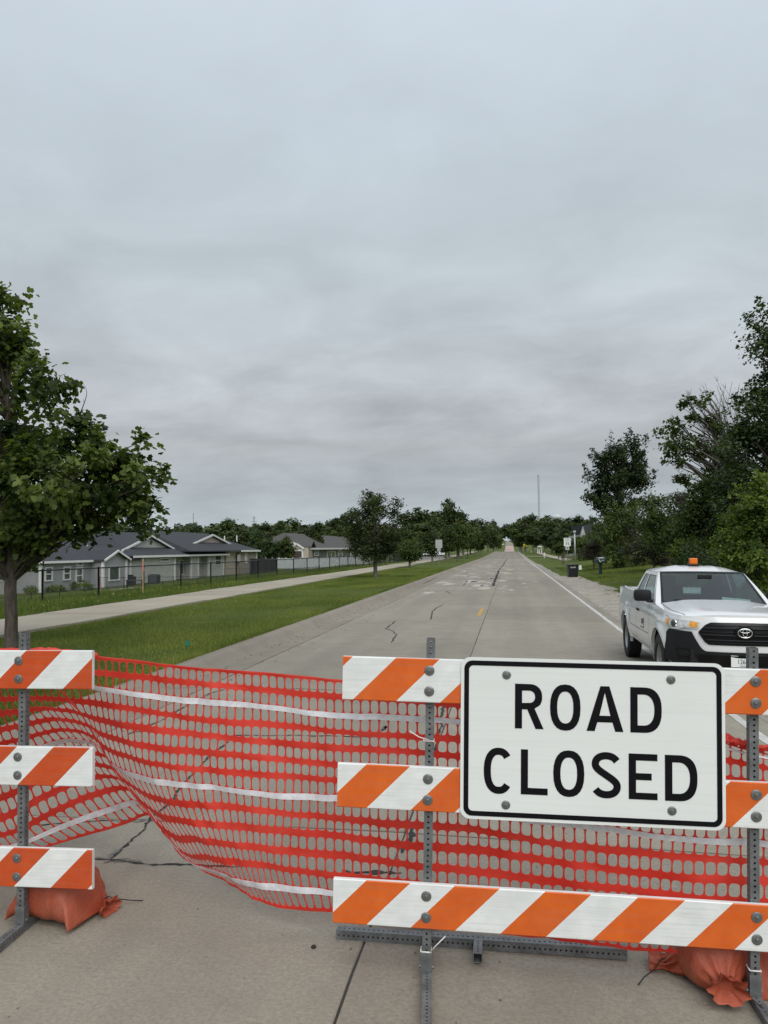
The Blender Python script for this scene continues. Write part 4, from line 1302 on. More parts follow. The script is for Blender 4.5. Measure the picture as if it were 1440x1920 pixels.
def yard_things():
    for x, yb, lab, pinkh in ((268, 1113, 'wooden survey stake with a pink ribbon against the second tall post', 1.6), (189, 1112, 'short wooden survey stake with a pink ribbon beside the first bay', 1.0)):
        p = at_ground(x, yb if x > 200 else 1114)
        r = empty('survey_stake', p, (0, 0, .3), lab, 'stake')
        MB().box((0, 0, pinkh/2), (.05, .025, pinkh)).build('stake', M['wood_stake'], r)
        MB().box((0, .0, pinkh*.78), (.06, .03, .24), Matrix.Rotation(.15, 3, 'Y')).box((.03, .02, pinkh*.70), (.04, .02, .16), Matrix.Rotation(-.3, 3, 'Y')).build('ribbon', M['pink'], r)
    # air conditioner
    p = at_z(289, 1094, -1.36); 
    r = empty('air_conditioner', p, (0, 0, 0), 'dark boxy air conditioner unit by the pale grey house wall', 'air conditioner')
    MB().box((0, 0, .5), (1.0, 1.0, .95), bev=.05).build('cabinet', simple('grey_ac_metal', (.06, .07, .075), .5), r)
    for i in range(8): MB().box((.508, 0, .15+i*.1), (.012, .86, .04)).build('louver', M['black_metal'], r)
    MB().lathe([(.40, .985), (.40, 1.0), (.36, 1.02), (.05, 1.03)], 18).build('fan_guard', M['black_metal'], r)
    # patio table and chairs
    p = at_z(252, 1101, -1.36)
    r = empty('patio_table', p, (0, 0, .4), 'low dark patio table on the slab behind the gabled wing', 'table')
    MB().box((0, 0, .68), (1.6, 1.0, .06), bev=.02).build('tabletop', M['black_metal'], r)
    for sx in (-.7, .7):
        for sy in (-.4, .4): MB().box((sx, sy, .33), (.07, .07, .66)).build('leg', M['black_metal'], r)
    p = at_z(243, 1098, -1.36)
    r = empty('grill', p, (0, 0, 0), 'black covered grill beside the patio table', 'grill')
    MB().box((0, 0, .5), (1.2, .6, .9), bev=.08).build('cover', M['black_net'], r)
    MB().box((0, 0, 1.0), (.7, .5, .25), bev=.1).build('lid', M['black_net'], r)
    p = at_z(262, 1104, -1.36)
    o = MB().box((0, 0, .02), (4, 6, .05)).build('patio_slab', M['path'], None, p)
    tag(o, 'pale concrete patio slab behind the houses', None, None, 'structure')
    # small marker flag in the lawn
    p = at_ground(352, 1213)
    r = empty('marker_flag', p, (0, 0, .5), 'small green marker flag stuck in the lawn', 'flag')
    MB().tube([(0, 0, 0), (0, 0, .14)], .003, 5).build('wire', M['galv'], r)
    MB().prism([(-.07, .03), (.06, .02), (.0, .16), (-.02, .15)], 'y', -.003, .003).build('flag', M['green_flag'], r)
    # foundation planting by the grey house
    for i, (x, y, s) in enumerate([(150, 1103, .9), (165, 1104, .6), (115, 1107, .5), (98, 1108, .5), (58, 1110, .6)]):
        p = at_z(x, y+3, -1.36)
        make_tree('garden_plant', p, ['bushy garden plant under the tall narrow window', 'smaller garden plant right of the tall narrow window', 'low garden plant between the two grey house windows', 'low garden plant under the first grey house window', 'garden plant at the corner of the grey house'][i], 'plant', (M['bark'], M['weed']), [(0, 0, s*.6, s, s*.7, s*.5)], .1, .02, 14, 420, .16, 300+i, clr=.2)
yard_things()

# ================================================================== HOUSES
XF = at_z(75, 1112, -1.36).x            # the line of the rear walls
def win_px(root, base, rect, X, sashes=True, slider=False, name='window'):
    """a window built from its pixel rectangle on the wall plane x = X (wall faces +X)"""
    a = at_X(rect[0], rect[1], X); b = at_X(rect[2], rect[3], X)
    y0, y1 = a.y, b.y
    am = at_X(rect[0], rect[3], X)
    z1 = (a.z + at_X(rect[2], rect[1], X).z)/2; z0 = (b.z+am.z)/2
    cy, cz, wy, wz = (y0+y1)/2, (z0+z1)/2, abs(y1-y0), z1-z0
    m = MB(); t = .12
    lx = X-base.x; ly = cy-base.y; lz = cz-base.z
    for s in (-1, 1):
        m.box((lx+.05, ly+s*(wy/2-t/2), lz), (.14, t, wz))
        m.box((lx+.05, ly, lz+s*(wz/2-t/2)), (.13, wy-2*t, t))
    if sashes: m.box((lx+.045, ly, lz), (.11, wy-2*t, .09))
    if slider: m.box((lx+.045, ly, lz), (.11, .10, wz-2*t))
    f = m.build(name, M['trim'], root)
    MB().box((lx+.02, ly, lz), (.05, wy-.1, wz-.1)).build('pane', M['house_glass'], f)
    return f
def gable_roof(m, X0, X1, Y0, Y1, ze, zr, along, ov=.4, hip0=0, hip1=0, t=.14):
    """roof slabs as solid prisms; along = 'x' or 'y' ridge direction, hips inset the ridge ends"""
    X0 -= ov; X1 += ov; Y0 -= ov; Y1 += ov
    if along == 'y':
        xm = (X0+X1)/2
        rid = [(xm, Y0+hip0, zr), (xm, Y1-hip1, zr)]
    else:
        ym = (Y0+Y1)/2
        rid = [(X0+hip0, ym, zr), (X1-hip1, ym, zr)]
    c = [(X0, Y0, ze), (X1, Y0, ze), (X1, Y1, ze), (X0, Y1, ze)]
    v = c+rid+[(x, y, z-t) for x, y, z in c]+[(x, y, z-t) for x, y, z in rid]
    if along == 'y':
        top = [(0, 3, 5, 4), (1, 4, 5, 2)]; e0 = (0, 4, 1); e1 = (3, 2, 5); eav = [(1, 2), (3, 0)]
        ends = ((hip0, e0, (0, 4), (4, 1), (0, 1)), (hip1, e1, (2, 5), (5, 3), (2, 3)))
    else:
        top = [(0, 4, 5, 1), (3, 2, 5, 4)]; e0 = (0, 3, 4); e1 = (1, 5, 2); eav = [(0, 1), (2, 3)]
        ends = ((hip0, e0, (3, 4), (4, 0), (3, 0)), (hip1, e1, (1, 5), (5, 2), (1, 2)))
    rim = list(eav)
    for hip, tri, r1, r2, flat in ends:
        if hip > 0: top.append(tri); rim.append(flat)
        else: rim += [r1, r2]
    m.add(v, top+[tuple(i+6 for i in f[::-1]) for f in top]+[(p, q, q+6, p+6) for p, q in rim])
def houses():
    # ---------------- house A, grey, nearest
    X = XF
    yA = at_X(76, 1100, X).y; yB = at_X(243, 1100, X).y
    ze = at_X(120, 1051.5, X).z; zb = float(gz(X, yA))
    base = Vector((X, yA, zb))
    root = empty('house', base, (0, 0, 0), 'grey sided house with a charcoal roof nearest on the left', 'house')
    DX = 11
    zr = at_X(150, 1012, X-DX/2).z
    L = lambda x, y, z: (x-base.x, y-base.y, z-base.z)
    MB().box(L(X-DX/2, (yA+yB)/2, (zb+ze)/2-.2), (DX, yB-yA, ze-zb+.4)).build('wall', M['side_a'], root)
    rf = MB(); gable_roof(rf, X-DX, X, yA, yB+2, ze, zr, 'y', .45, 3.5, 2.5)
    XG = X+1.3
    ya = at_X(193, 1060, XG).y; yb = at_X(236, 1060, XG).y
    zg = at_X(215, 1031, XG).z; ze2 = at_X(195, 1049, XG).z
    MB().box(L(XG-1.5, (ya+yb)/2, (zb+ze2)/2-.2), (3.0, yb-ya, ze2-zb+.4)).add([L(XG, ya, ze2), L(XG, yb, ze2), L(XG, (ya+yb)/2, zg), L(XG-1, ya, ze2), L(XG-1, yb, ze2), L(XG-1, (ya+yb)/2, zg)], [(0, 1, 2), (0, 2, 5, 3), (1, 4, 5, 2)]) if False else None
    g = MB().box(L(XG-1.5, (ya+yb)/2, (zb+ze2)/2-.2), (3.0, yb-ya, ze2-zb+.4))
    g.prism([(ya-base.y, ze2-base.z), (yb-base.y, ze2-base.z), ((ya+yb)/2-base.y, zg-base.z-.1)], 'x', XG-3-base.x, XG-base.x-.004)
    g.build('wing_wall', M['side_a'], root)
    gr = MB(); gable_roof(gr, XG-5, XG, ya, yb, ze2, zg, 'x', .35)
    for m, n in ((rf, 'roof'), (gr, 'wing_roof')):
        m.build(n, M['roof_a'], root, org=base, fixn=False)
    tr = MB()
    tr.box(L(X+.47, (yA+ya)/2, ze-.09), (.10, ya-yA+.3, .20))
    tr.box(L(X-DX/2, yA-.47, ze-.09), (DX+.9, .10, .20))
    for (yy, xx) in ((yA, X), (ya, XG), (yb, XG), (yB, X)):
        tr.box(L(xx, yy, (zb+ze)/2), (.24, .24, ze-zb-.02))
    for s, y0 in ((1, ya-.35), (-1, yb+.35)):
        ym = (ya+yb)/2
        d = Vector((0, ym-y0, zg-ze2)); Ln = d.length
        tr.box(L(XG+.40, (y0+ym)/2, (ze2+zg)/2-.10), (.10, Ln, .19), Matrix.Rotation(math.atan2(d.z, d.y) if s > 0 else math.atan2(d.z, d.y), 3, 'X'))
    tr.build_each('trim_board', M['trim'], root)
    for rct in ((83, 1063, 97, 1090), (117.5, 1062, 131, 1088), (141, 1063.5, 154, 1094.5)):
        win_px(root, base, rct, X)
    win_px(root, base, (141, 1053.5, 154, 1061.5), X, False)
    win_px(root, base, (203, 1062.5, 223, 1089), XG, False)
    MB().tube([L(X-3.5, at_X(164, 1025, X-3.5).y, zr-1.3), L(X-3.5, at_X(164, 1025, X-3.5).y, zr-.6)], .06, 8).build('vent_pipe', M['trim'], root)
    # ---------------- house B, pale grey with the wide gable
    yA2 = at_X(243, 1090, X).y+.4; yB2 = at_X(422, 1070, X).y
    base = Vector((X, yA2, float(gz(X, yA2)))); zb = base.z
    root = empty('house', base, (0, 0, 0), 'pale grey house with a wide white trimmed gable and sliding door', 'house')
    L = lambda x, y, z: (x-base.x, y-base.y, z-base.z)
    ze = at_X(280, 1041.5, X).z
    ym = at_X(327, 1060, X).y
    X2 = X-1.2
    MB().box(L(X-6, (yA2+ym)/2, (zb+ze)/2-.2), (12, ym-yA2, ze-zb+.4)).box(L(X2-6, (ym+yB2)/2, (zb+ze)/2-.2), (12, yB2-ym-.01, ze-zb+.4)).build('wall', M['side_b'], root)
    bay0 = at_X(358, 1060, X2+1.0).y; bay1 = at_X(371, 1060, X2+1.0).y; bay2 = at_X(392, 1060, X2+1.0).y
    MB().box(L(X2-1.5, (bay0+bay1)/2, (zb+ze)/2-.1), (5, bay1-bay0, ze-zb+.1)).box(L(X2-1.2, (bay2+yB2)/2, (zb+ze)/2-.1), (4.2, yB2-bay2, ze-zb+.1)).build_each('bay_wall', M['side_b'], root)
    zr = at_X(340, 1002, X-6).z
    rf = MB(); gable_roof(rf, X-12, X, yA2, yB2, ze, zr, 'y', .5, 5.5, 5.5)
    rf.build('roof', M['roof_a'], root, org=base, fixn=False)
    # wide gable set back above a low roof strip
    XG = X-1.6
    ga = at_X(225, 1031, XG).y; gb = at_X(325, 1031, XG).y; gz0 = at_X(275, 1031, XG).z; gz1 = at_X(273, 1002.5, XG).z
    gmid = (ga+gb)/2
    MB().prism([(ga+.5-base.y, gz0-base.z), (gb-.5-base.y, gz0-base.z), (gmid-base.y, gz1-.3-base.z)], 'x', XG-2-base.x, XG-base.x).build('gable_wall', M['side_b'], root)
    gr = MB(); gable_roof(gr, XG-5, XG, ga, gb, gz0, gz1, 'x', .3)
    gr.build('gable_roof', M['roof_a'], root, org=base, fixn=False)
    tr = MB()
    for y0 in (ga-.3, gb+.3):
        d = Vector((0, gmid-y0, gz1-gz0)); tr.box(L(XG+.36, (y0+gmid)/2, (gz0+gz1)/2-.12), (.12, d.length, .22), Matrix.Rotation(math.atan2(d.z, d.y), 3, 'X'))
    tr.box(L(XG+.04, gmid, gz0), (.12, gb-ga-1.2, .16))
    tr.box(L(X+.52, (yA2+ym)/2, ze-.10), (.12, ym-yA2+1, .24)); tr.box(L(X+.5, (ym+yB2)/2+.5, ze-.10), (.12, yB2-ym, .22))
    for yy, xx in ((ym, X), (bay0, X2+1.0), (bay1, X2+1.0), (bay2, X2+.9), (yB2, X2+.9)):
        tr.box(L(xx, yy, (zb+ze)/2), (.24, .24, ze-zb-.02))
    tr.build_each('trim_board', M['trim'], root)
    win_px(root, base, (298, 1046.5, 317, 1053), X, False)
    win_px(root, base, (336, 1049.5, 349.5, 1078), X2, False, True, 'sliding_door')
    win_px(root, base, (383.5, 1043, 389, 1056), X2+.9-.9, True)
    win_px(root, base, (402, 1041, 414, 1060), X2+.9, True)
    for x, y in ((322, 1020), (329, 1020), (396, 1018)):
        P = at_X(x, y, X-3)
        MB().tube([L(P.x, P.y, P.z-.5), L(P.x, P.y, P.z+.45)], .08, 8).build('vent_pipe', M['trim'], root)
    # ---------------- house C, taupe with stone
    yA3 = at_X(424, 1075, X).y; yB3 = at_X(476, 1070, X).y
    base = Vector((X, yA3, float(gz(X, yA3)))); zb = base.z
    root = empty('house', base, (0, 0, 0), 'taupe house with stone veneer and a hipped roof behind the fence', 'house')
    L = lambda x, y, z: (x-base.x, y-base.y, z-base.z)
    ze = at_X(440, 1032, X).z
    ys = at_X(444, 1050, X).y
    MB().box(L(X-6, (yA3+ys)/2, (zb+ze)/2-.2), (12, ys-yA3, ze-zb+.4)).build('wall', M['side_c'], root)
    MB().box(L(X-5.6, (ys+yB3)/2, (zb+ze)/2-.2), (12, yB3-ys-.01, ze-zb+.4)).build('stone_wall', M['stone'], root)
    zr = at_X(420, 1001, X-5).z
    rf = MB(); gable_roof(rf, X-12, X+.4, yA3-14, yB3, ze, zr, 'y', .5, 1, 7)
    rf.build('roof', M['roof_a'], root, org=base, fixn=False)
    XG = X-2
    ga = at_X(352, 1023, XG).y; gb = at_X(433, 1022, XG).y; gz0 = at_X(405, 1022, XG).z; gz1 = at_X(391, 1001.5, XG).z; gmid = at_X(394, 1010, XG).y
    gmid = (ga+gb)/2
    MB().prism([(ga+.5-base.y, gz0-base.z), (gb-.5-base.y, gz0-base.z), (gmid-base.y, gz1-.3-base.z)], 'x', XG-2-base.x, XG-base.x).build('gable_wall', M['side_c'], root)
    gr = MB(); gable_roof(gr, XG-5, XG, ga, gb, gz0, gz1, 'x', .3); gr.build('gable_roof', M['roof_a'], root, org=base, fixn=False)
    tr = MB()
    for y0 in (ga-.3, gb+.3):
        d = Vector((0, gmid-y0, gz1-gz0)); tr.box(L(XG+.36, (y0+gmid)/2, (gz0+gz1)/2-.12), (.12, d.length, .24), Matrix.Rotation(math.atan2(d.z, d.y), 3, 'X'))
    tr.box(L(X+.95, (ys+yB3)/2, ze-.10), (.12, yB3-ys+1, .26)); tr.box(L(X+.55, (yA3+ys)/2, ze-.10), (.12, ys-yA3, .26))
    tr.box(L(X+.42, yB3, (zb+ze)/2), (.26, .26, ze-zb-.02))
    tr.build_each('trim_board', M['trim'], root)
    for rct in ((445.5, 1040, 449, 1053), (459, 1037, 462, 1056)): win_px(root, base, rct, X+.4, True)
    for x, y in ((421, 1011), (444, 1010)):
        P = at_X(x, y, X-2.5); MB().tube([L(P.x, P.y, P.z-.5), L(P.x, P.y, P.z+.5)], .10, 8).build('vent_pipe', M['trim'], root)
    # ---------------- house D, dark taupe, far
    yA4 = at_X(575, 1045, X).y; yB4 = at_X(710, 1040, X).y
    base = Vector((X, yA4, float(gz(X, yA4)))); zb = base.z
    root = empty('house', base, (0, 0, 0), 'dark taupe ranch house behind the white vinyl fence', 'house')
    L = lambda x, y, z: (x-base.x, y-base.y, z-base.z)
    ze = at_X(610, 1028, X).z; zr = at_X(610, 1004, X-6).z
    MB().box(L(X-6, (yA4+yB4)/2, (zb+ze)/2-.2), (12, yB4-yA4, ze-zb+.4)).build('wall', M['side_d'], root)
    b0 = at_X(613, 1040, X).y; b1 = at_X(631, 1040, X).y
    rf = MB(); gable_roof(rf, X-12, X, yA4, yB4, ze, zr, 'y', .6, 5, 5)
    rf.build('roof', M['roof_d'], root, org=base, fixn=False)
    tr = MB()
    tr.box(L(X+.62, (yA4+yB4)/2, ze-.1), (.14, yB4-yA4+1, .36))
    for xx in (575, 657, 672): tr.box(L(X+.02, at_X(xx, 1040, X).y, (zb+ze)/2), (.3, .35, ze-zb-.02))
    tr.build_each('trim_board', M['trim'], root)
    for rct in ((589, 1032, 597, 1042), (634, 1032, 641.5, 1045), (661, 1032, 668, 1043), (673.5, 1032, 681, 1043), (694, 1031.5, 702, 1043)): win_px(root, base, rct, X)
    win_px(root, base, (613, 1033, 628, 1046), X, False, True, 'sliding_door')
    MB().box(L(X-3, at_X(597, 1012, X-3).y, zr-1.0), (.3, .8, 1.2)).build('roof_vent', M['trim'], root)
    # ---------------- house E with the brown garage door
    Xe = X-4
    d = 150
    p = foot(555, d); base = Vector((p.x, p.y, p.z))
    root = empty('house', base, (0, 0, CAM_YAW), 'brown twin gabled house with a brown garage door', 'house')
    k = d/F
    zl = lambda y: at_depth(555, y, d).z-base.z
    xl = lambda x: (x-555)*k
    ze = zl(1027); wz = xl(578)-xl(530)
    MB().box((xl(554), 5.2, ze/2-.2), (wz, 10, ze+.4)).build('wall', M['side_c'], root)
    MB().box((xl(556), .15, zl(1046)/2+zl(1033)/2), (xl(566)-xl(545), .12, zl(1033)-zl(1046))).build('garage_door', M['brown_door'], root)
    tr = MB().box((xl(556), .12, zl(1032)), (xl(568)-xl(543), .2, .3)).box((xl(544), .12, zl(1039)), (.3, .2, zl(1032)-zl(1046))).box((xl(567), .12, zl(1039)), (.3, .2, zl(1032)-zl(1046)))
    rf = MB(); gable_roof(rf, xl(530), xl(580), .6, 10, ze+.2, zl(1013), 'x', .4, 1.0, 0)
    for cx, top, hw, off in ((549, 1017, 18, .25), (556, 1019.5, 14, 0.0)):
        zb2 = zl(1029)
        MB().prism([(xl(cx-hw), zb2), (xl(cx+hw), zb2), (xl(cx), zl(top+1.5))], 'y', off, off+1.2).build('gable_wall', M['side_c'], root)
        for s in (-1, 1):
            dd = Vector((xl(cx)-xl(cx+s*hw), 0, zl(top)-zb2))
            tr.box(((xl(cx)+xl(cx+s*hw))/2, off-.08, (zl(top)+zb2)/2), (dd.length, .2, .35), Matrix.Rotation(-math.atan2(dd.z, dd.x), 3, 'Y'))
    rf.build('roof', M['roof_d'], root, fixn=False); tr.build_each('trim_board', M['trim'], root)
    # ---------------- house at the far left, mostly behind the roadside tree
    d = 66; p = foot(-20, d)
    root = empty('house', p, (0, 0, 0), 'grey house mostly hidden behind the roadside tree trunk', 'house')
    MB().box((-3, 0, 1.9), (9, 9, 4.2)).prism([(-4.5, 4.0), (4.5, 4.0), (0, 6.2)], 'x', -7.4, 1.4).build('wall', M['side_b'], root)
    rf = MB(); gable_roof(rf, -7.5, 1.5, -4.5, 4.5, 4.0, 6.4, 'x', .4); rf.build('roof', M['roof_a'], root, fixn=False)
    m = MB().box((1.55, -1, 1.9), (.1, 1.1, 1.5)).build('window', M['trim'], root); MB().box((1.58, -1, 1.9), (.1, .9, 1.3)).build('pane', M['house_glass'], m)
    # ---------------- small gable peeping out on the right
    d = 120; p = foot(1099, d)
    root = empty('house', p, (0, 0, CAM_YAW), 'small white gable and dark roof among the right-hand trees', 'house')
    k = d/F; zz = lambda y: at_depth(1099, y, d).z-p.z
    MB().box((0, 4, zz(1003)/2), (18*k, 8, zz(1003))).prism([(-9*k, zz(1004)), (1*k, zz(1004)), (-4*k, zz(986))], 'y', -.1, .6).build('wall', M['side_b'], root)
    m = MB(); m.prism([(-5*k, zz(984)), (9*k, zz(984)), (12*k, zz(1003)), (0*k, zz(1003))], 'y', -.3, 8); m.build('roof', M['roof_a'], root)
houses()

# ================================================================== FAR THINGS
def mast(name, lab, x, ytop, d, wpx, cat, arms=False, wmin=.5):
    p = foot(x, d); top = at_depth(x, ytop, d).z
    h = top-p.z; w0 = wpx/F*d
    r = empty(name, p, (0, 0, .4), lab, cat)
    leg = MB(); br = MB()
    wt = w0*(.25 if arms else 1)
    n = int(max(8, h/(w0*2.2)))
    cs = [(-1, -1), (1, -1), (1, 1), (-1, 1)] if arms else [(math.cos(a), math.sin(a)) for a in (0, 2.09, 4.19)]
    f = lambda t: (w0+(wt-w0)*min(1, t*1.25))/2
    t_ = max(wmin*.12, d/F*.28)
    for c in cs: leg.tube([(c[0]*f(q/8), c[1]*f(q/8), h*q/8) for q in range(9)], t_, 4)
    for i in range(n):
        for a, b in zip(cs, cs[1:]+cs[:1]):
            t0, t1 = i/n, (i+1)/n
            br.tube([(a[0]*f(t0), a[1]*f(t0), h*t0), (b[0]*f(t1), b[1]*f(t1), h*t1)], t_*.5, 3)
    if arms:
        for q, ww in ((.74, 1.5), (.85, 1.3), (.96, 1.0)):
            leg.tube([(-w0*ww*.6, 0, h*q), (w0*ww*.6, 0, h*q)], t_*.9, 4)
    leg.build('leg', M['steel_far'], r, fixn=False); br.build('lattice', M['steel_far'], r, fixn=False)
    return r
mast('radio_mast', 'tall thin lattice radio mast above the far trees', 1012.5, 889, 620, 3.2, 'mast')
mast('pylon', 'lattice power pylon on the skyline between the houses', 476.5, 968, 700, 7, 'pylon', True)
mast('pylon', 'faint power pylon on the skyline beside the lone oak', 540, 971, 800, 4, 'pylon', True)
mast('antenna', 'thin antenna above the roof of the pale grey house', 362.5, 962, 700, 1.4, 'antenna')
def water_tower():
    d = 700; p = foot(1045, d)
    r = empty('water_tower', p, (0, 0, 0), 'white water tower dome showing above the trees', 'water tower')
    top = at_depth(1045, 964.5, d).z-p.z; rad = 10/F*d
    MB().lathe([(rad*.35, top-6), (rad*.9, top-4), (rad, top-2.4), (rad*.92, top-1.3), (rad*.6, top-.35), (0, top)], 24).build('tank', M['tower_white'], r, smooth='all')
    MB().lathe([(1.6, 0), (1.2, top-5)], 12).build('stem', M['tower_white'], r, smooth='all')
water_tower()
def sign_post(name, lab, x, yb, depth, plates, post_top, mat_post='galv', cat='road sign'):
    p = foot(x, depth)
    r = empty(name, p, (0, 0, CAM_YAW*.3), lab, cat)
    k = depth/F
    zt = at_depth(x, post_top, depth).z-p.z
    MB().box((0, .03, zt/2), (.055, .04, zt)).build('post', M[mat_post], r)
    return r, p, k, (lambda y: at_depth(x, y, depth).z-p.z)
def signs():
    d = 68
    r, p, k, z = sign_post('speed_limit_sign', 'white speed limit 35 sign on a thin post', 1064, 1048, d, None, 1009)
    w_, h_ = 12.6*k, (z(1008.5)-z(1024))
    zc = (z(1008.5)+z(1024))/2
    MB().box((0, 0, zc), (w_, .012, h_), bev=.003).build('plate', M['sign_white'], r)
    Mx = lambda y: Matrix.Translation((0, -.009, y)) @ Matrix.Rotation(PI/2, 4, 'X')
    text('SPEED', h_*.19, M['sign_black'], r, Mx(zc+h_*.34)); text('LIMIT', h_*.19, M['sign_black'], r, Mx(zc+h_*.12)); text('35', h_*.46, M['sign_black'], r, Mx(zc-h_*.22), sx=1.15)
    z2 = z(1027.5)
    MB().box((0, 0, z2), (6.4*k, .012, 6.6*k), bev=.003).build('small_plate', M['sign_white'], r)
    m = MB().lathe([(2.5*k, -.002), (2.5*k, .002), (1.9*k, .002), (1.9*k, -.002), (2.5*k, -.002)], 20, Matrix.Translation((0, -.010, z2)) @ Matrix.Rotation(PI/2, 4, 'X'))
    m.box((0, -.011, z2), (4.2*k, .003, .5*k), Matrix.Rotation(.8, 3, 'Y')).box((0, -.0125, z2), (1.6*k, .003, 2.4*k)).build('symbol', M['sign_black'], r)
    # back of a sign on the left
    d = 84
    r, p, k, z = sign_post('sign_back', 'bare metal back of a two plate road sign on the left lawn', 823, 1060, d, None, 1012)
    MB().box((0, 0, (z(1012)+z(1027.5))/2), (12.6*k, .012, z(1012)-z(1027.5)), bev=.003).build('plate', M['alu'], r)
    MB().box((0, 0, z(1030.3)), (6.5*k, .012, 5.2*k), bev=.003).build('small_plate', M['alu'], r)
    # yellow warning signs far along the right side
    for x, yc, s, lab in ((983, 1021.5, 5.0, 'yellow diamond warning sign at the road crest'), (987.6, 1023.5, 3.4, 'smaller yellow warning sign right behind the larger diamond')):
        d = 235
        r, p, k, z = sign_post('warning_sign', lab, x, 1033, d, None, yc)
        a = s*k/1.414*.95
        MB().box((0, -.03, z(yc)), (a, .03, a), Matrix.Rotation(PI/4, 3, 'Y')).build('plate', M['yellow_sign'], r)
        if s > 4:
            MB().box((0, -.05, z(yc)), (a*.18, .02, a*.5)).lathe([(0, -.01), (a*.14, -.01), (a*.14, .01), (0, .01)], 10, Matrix.Translation((0, -.05, z(yc)+a*.33)) @ Matrix.Rotation(PI/2, 4, 'X')).build('symbol', M['sign_black'], r)
            MB().box((0, -.03, z(yc+3.6)), (a*.9, .03, a*.45)).build('small_plate', M['yellow_sign'], r)
    # utility pole
    p = foot(1078, 95); z = lambda y: at_depth(1077.5, y, 95).z-p.z
    r = empty('lamp_pole', p, (0, 0, 0), 'slim pale pole right of the speed limit sign', 'pole')
    MB().tube([(0, 0, 0), (0, 0, z(998))], [.11, .08], 8).build('shaft', M['alu'], r, smooth='all')
    MB().box((0, 0, z(997)), (.34, .34, .24), bev=.05).build('cap', M['alu'], r)
    # white marker post, bench shelter by the driveway
    p = foot(1020.5, 140); k = 140/F
    r = empty('utility_box', p, (0, 0, 0), 'slim white utility box beside the far driveway', 'utility box')
    MB().box((0, 0, .35+3.4*k), (3*k, .25, 6.8*k), bev=.04).build('cabinet', M['vinyl'], r)
    MB().box((0, 0, .18), (2.2*k, .2, .36)).build('foot', M['alu'], r)
    p = foot(1012, 200); k = 200/F
    r = empty('porch', p, (0, 0, 0), 'small white porch roof on posts beyond the driveway', 'shelter')
    hh = 13*k
    MB().box((0, 0, hh), (8*k, 2, .3)).build('roof', M['trim'], r)
    for i in (-3.6, -1, 3.2): MB().box((i*k, 0, hh/2-.08), (.25, .25, hh-.16)).build('post', M['trim'], r)
    p = foot(996, 230); k = 230/F
    r = empty('boulder', p, (0, 0, 0), 'pale rounded boulder on the verge near the crest', 'boulder')
    MB().lathe([(1.6*k, 0), (1.7*k, 1.2*k), (1.2*k, 2.3*k), (0, 2.7*k)], 10).build('stone', M['pebble'], r, smooth='all')
    p = foot(1055.5, 90); k = 90/F
    r = empty('brown_post_sign', p, (0, 0, 0), 'dull reddish brown board sign left of the speed limit post', 'sign')
    MB().box((0, 0, 16*k), (6.4*k, .08, 9*k)).build('board', simple('faded_brown_board', (.055, .035, .03), .8), r)
    MB().box((-1.4*k, .04, 5.7*k), (.1, .1, 11.4*k)).build('post', M['brown_door'], r); MB().box((1.4*k, .04, 5.7*k), (.1, .1, 11.4*k)).build('post', M['brown_door'], r)
signs()
def far_vehicle(name, lab, x, d, mat, w_=1.9, h_=1.7):
    p = foot(x, d)
    r = empty(name, p, (0, 0, 0), lab, 'car')
    MB().box((0, 0, .75), (w_, 4.4, .75), bev=.15).build('body', mat, r)
    MB().box((0, .3, 1.38), (w_*.82, 2.4, .56), bev=.12).build('cabin', M['house_glass'], r)
    for sx in (-1, 1):
        for sy in (-1.35, 1.35):
            MB().lathe([(0, -.1), (.33, -.1), (.33, .1), (0, .1)], 14, Matrix.Translation((sx*w_*.45, sy, .33)) @ Matrix.Rotation(PI/2, 4, 'Y')).build('wheel', M['tyre'], r)
far_vehicle('parked_car', 'white car far up the road beyond the red stretch', 943.5, 800, M['paint'], 2.4)
far_vehicle('parked_car', 'tiny dark vehicle beside the road at the far crest', 932, 420, M['car_black'], 1.9)
def white_shed():
    # pale low roof beyond the screened fence
    d = 128; p = foot(808, d); k = d/F; z = lambda y: at_depth(808, y, d).z-p.z
    r = empty('shed', p, (0, 0, CAM_YAW*.5), 'low shed with a bright white roof behind the sign back', 'shed')
    MB().box((0, 2, z(1040)/2), (46*k, 4, z(1040))).build('wall', M['side_a'], r)
    MB().prism([(-.4, z(1040)), (4.4, z(1040)), (4.2, z(1035)), (2, z(1033.5)), (-.2, z(1037))], 'x', -25*k, 25*k).build('roof', M['vinyl'], r)
white_shed()

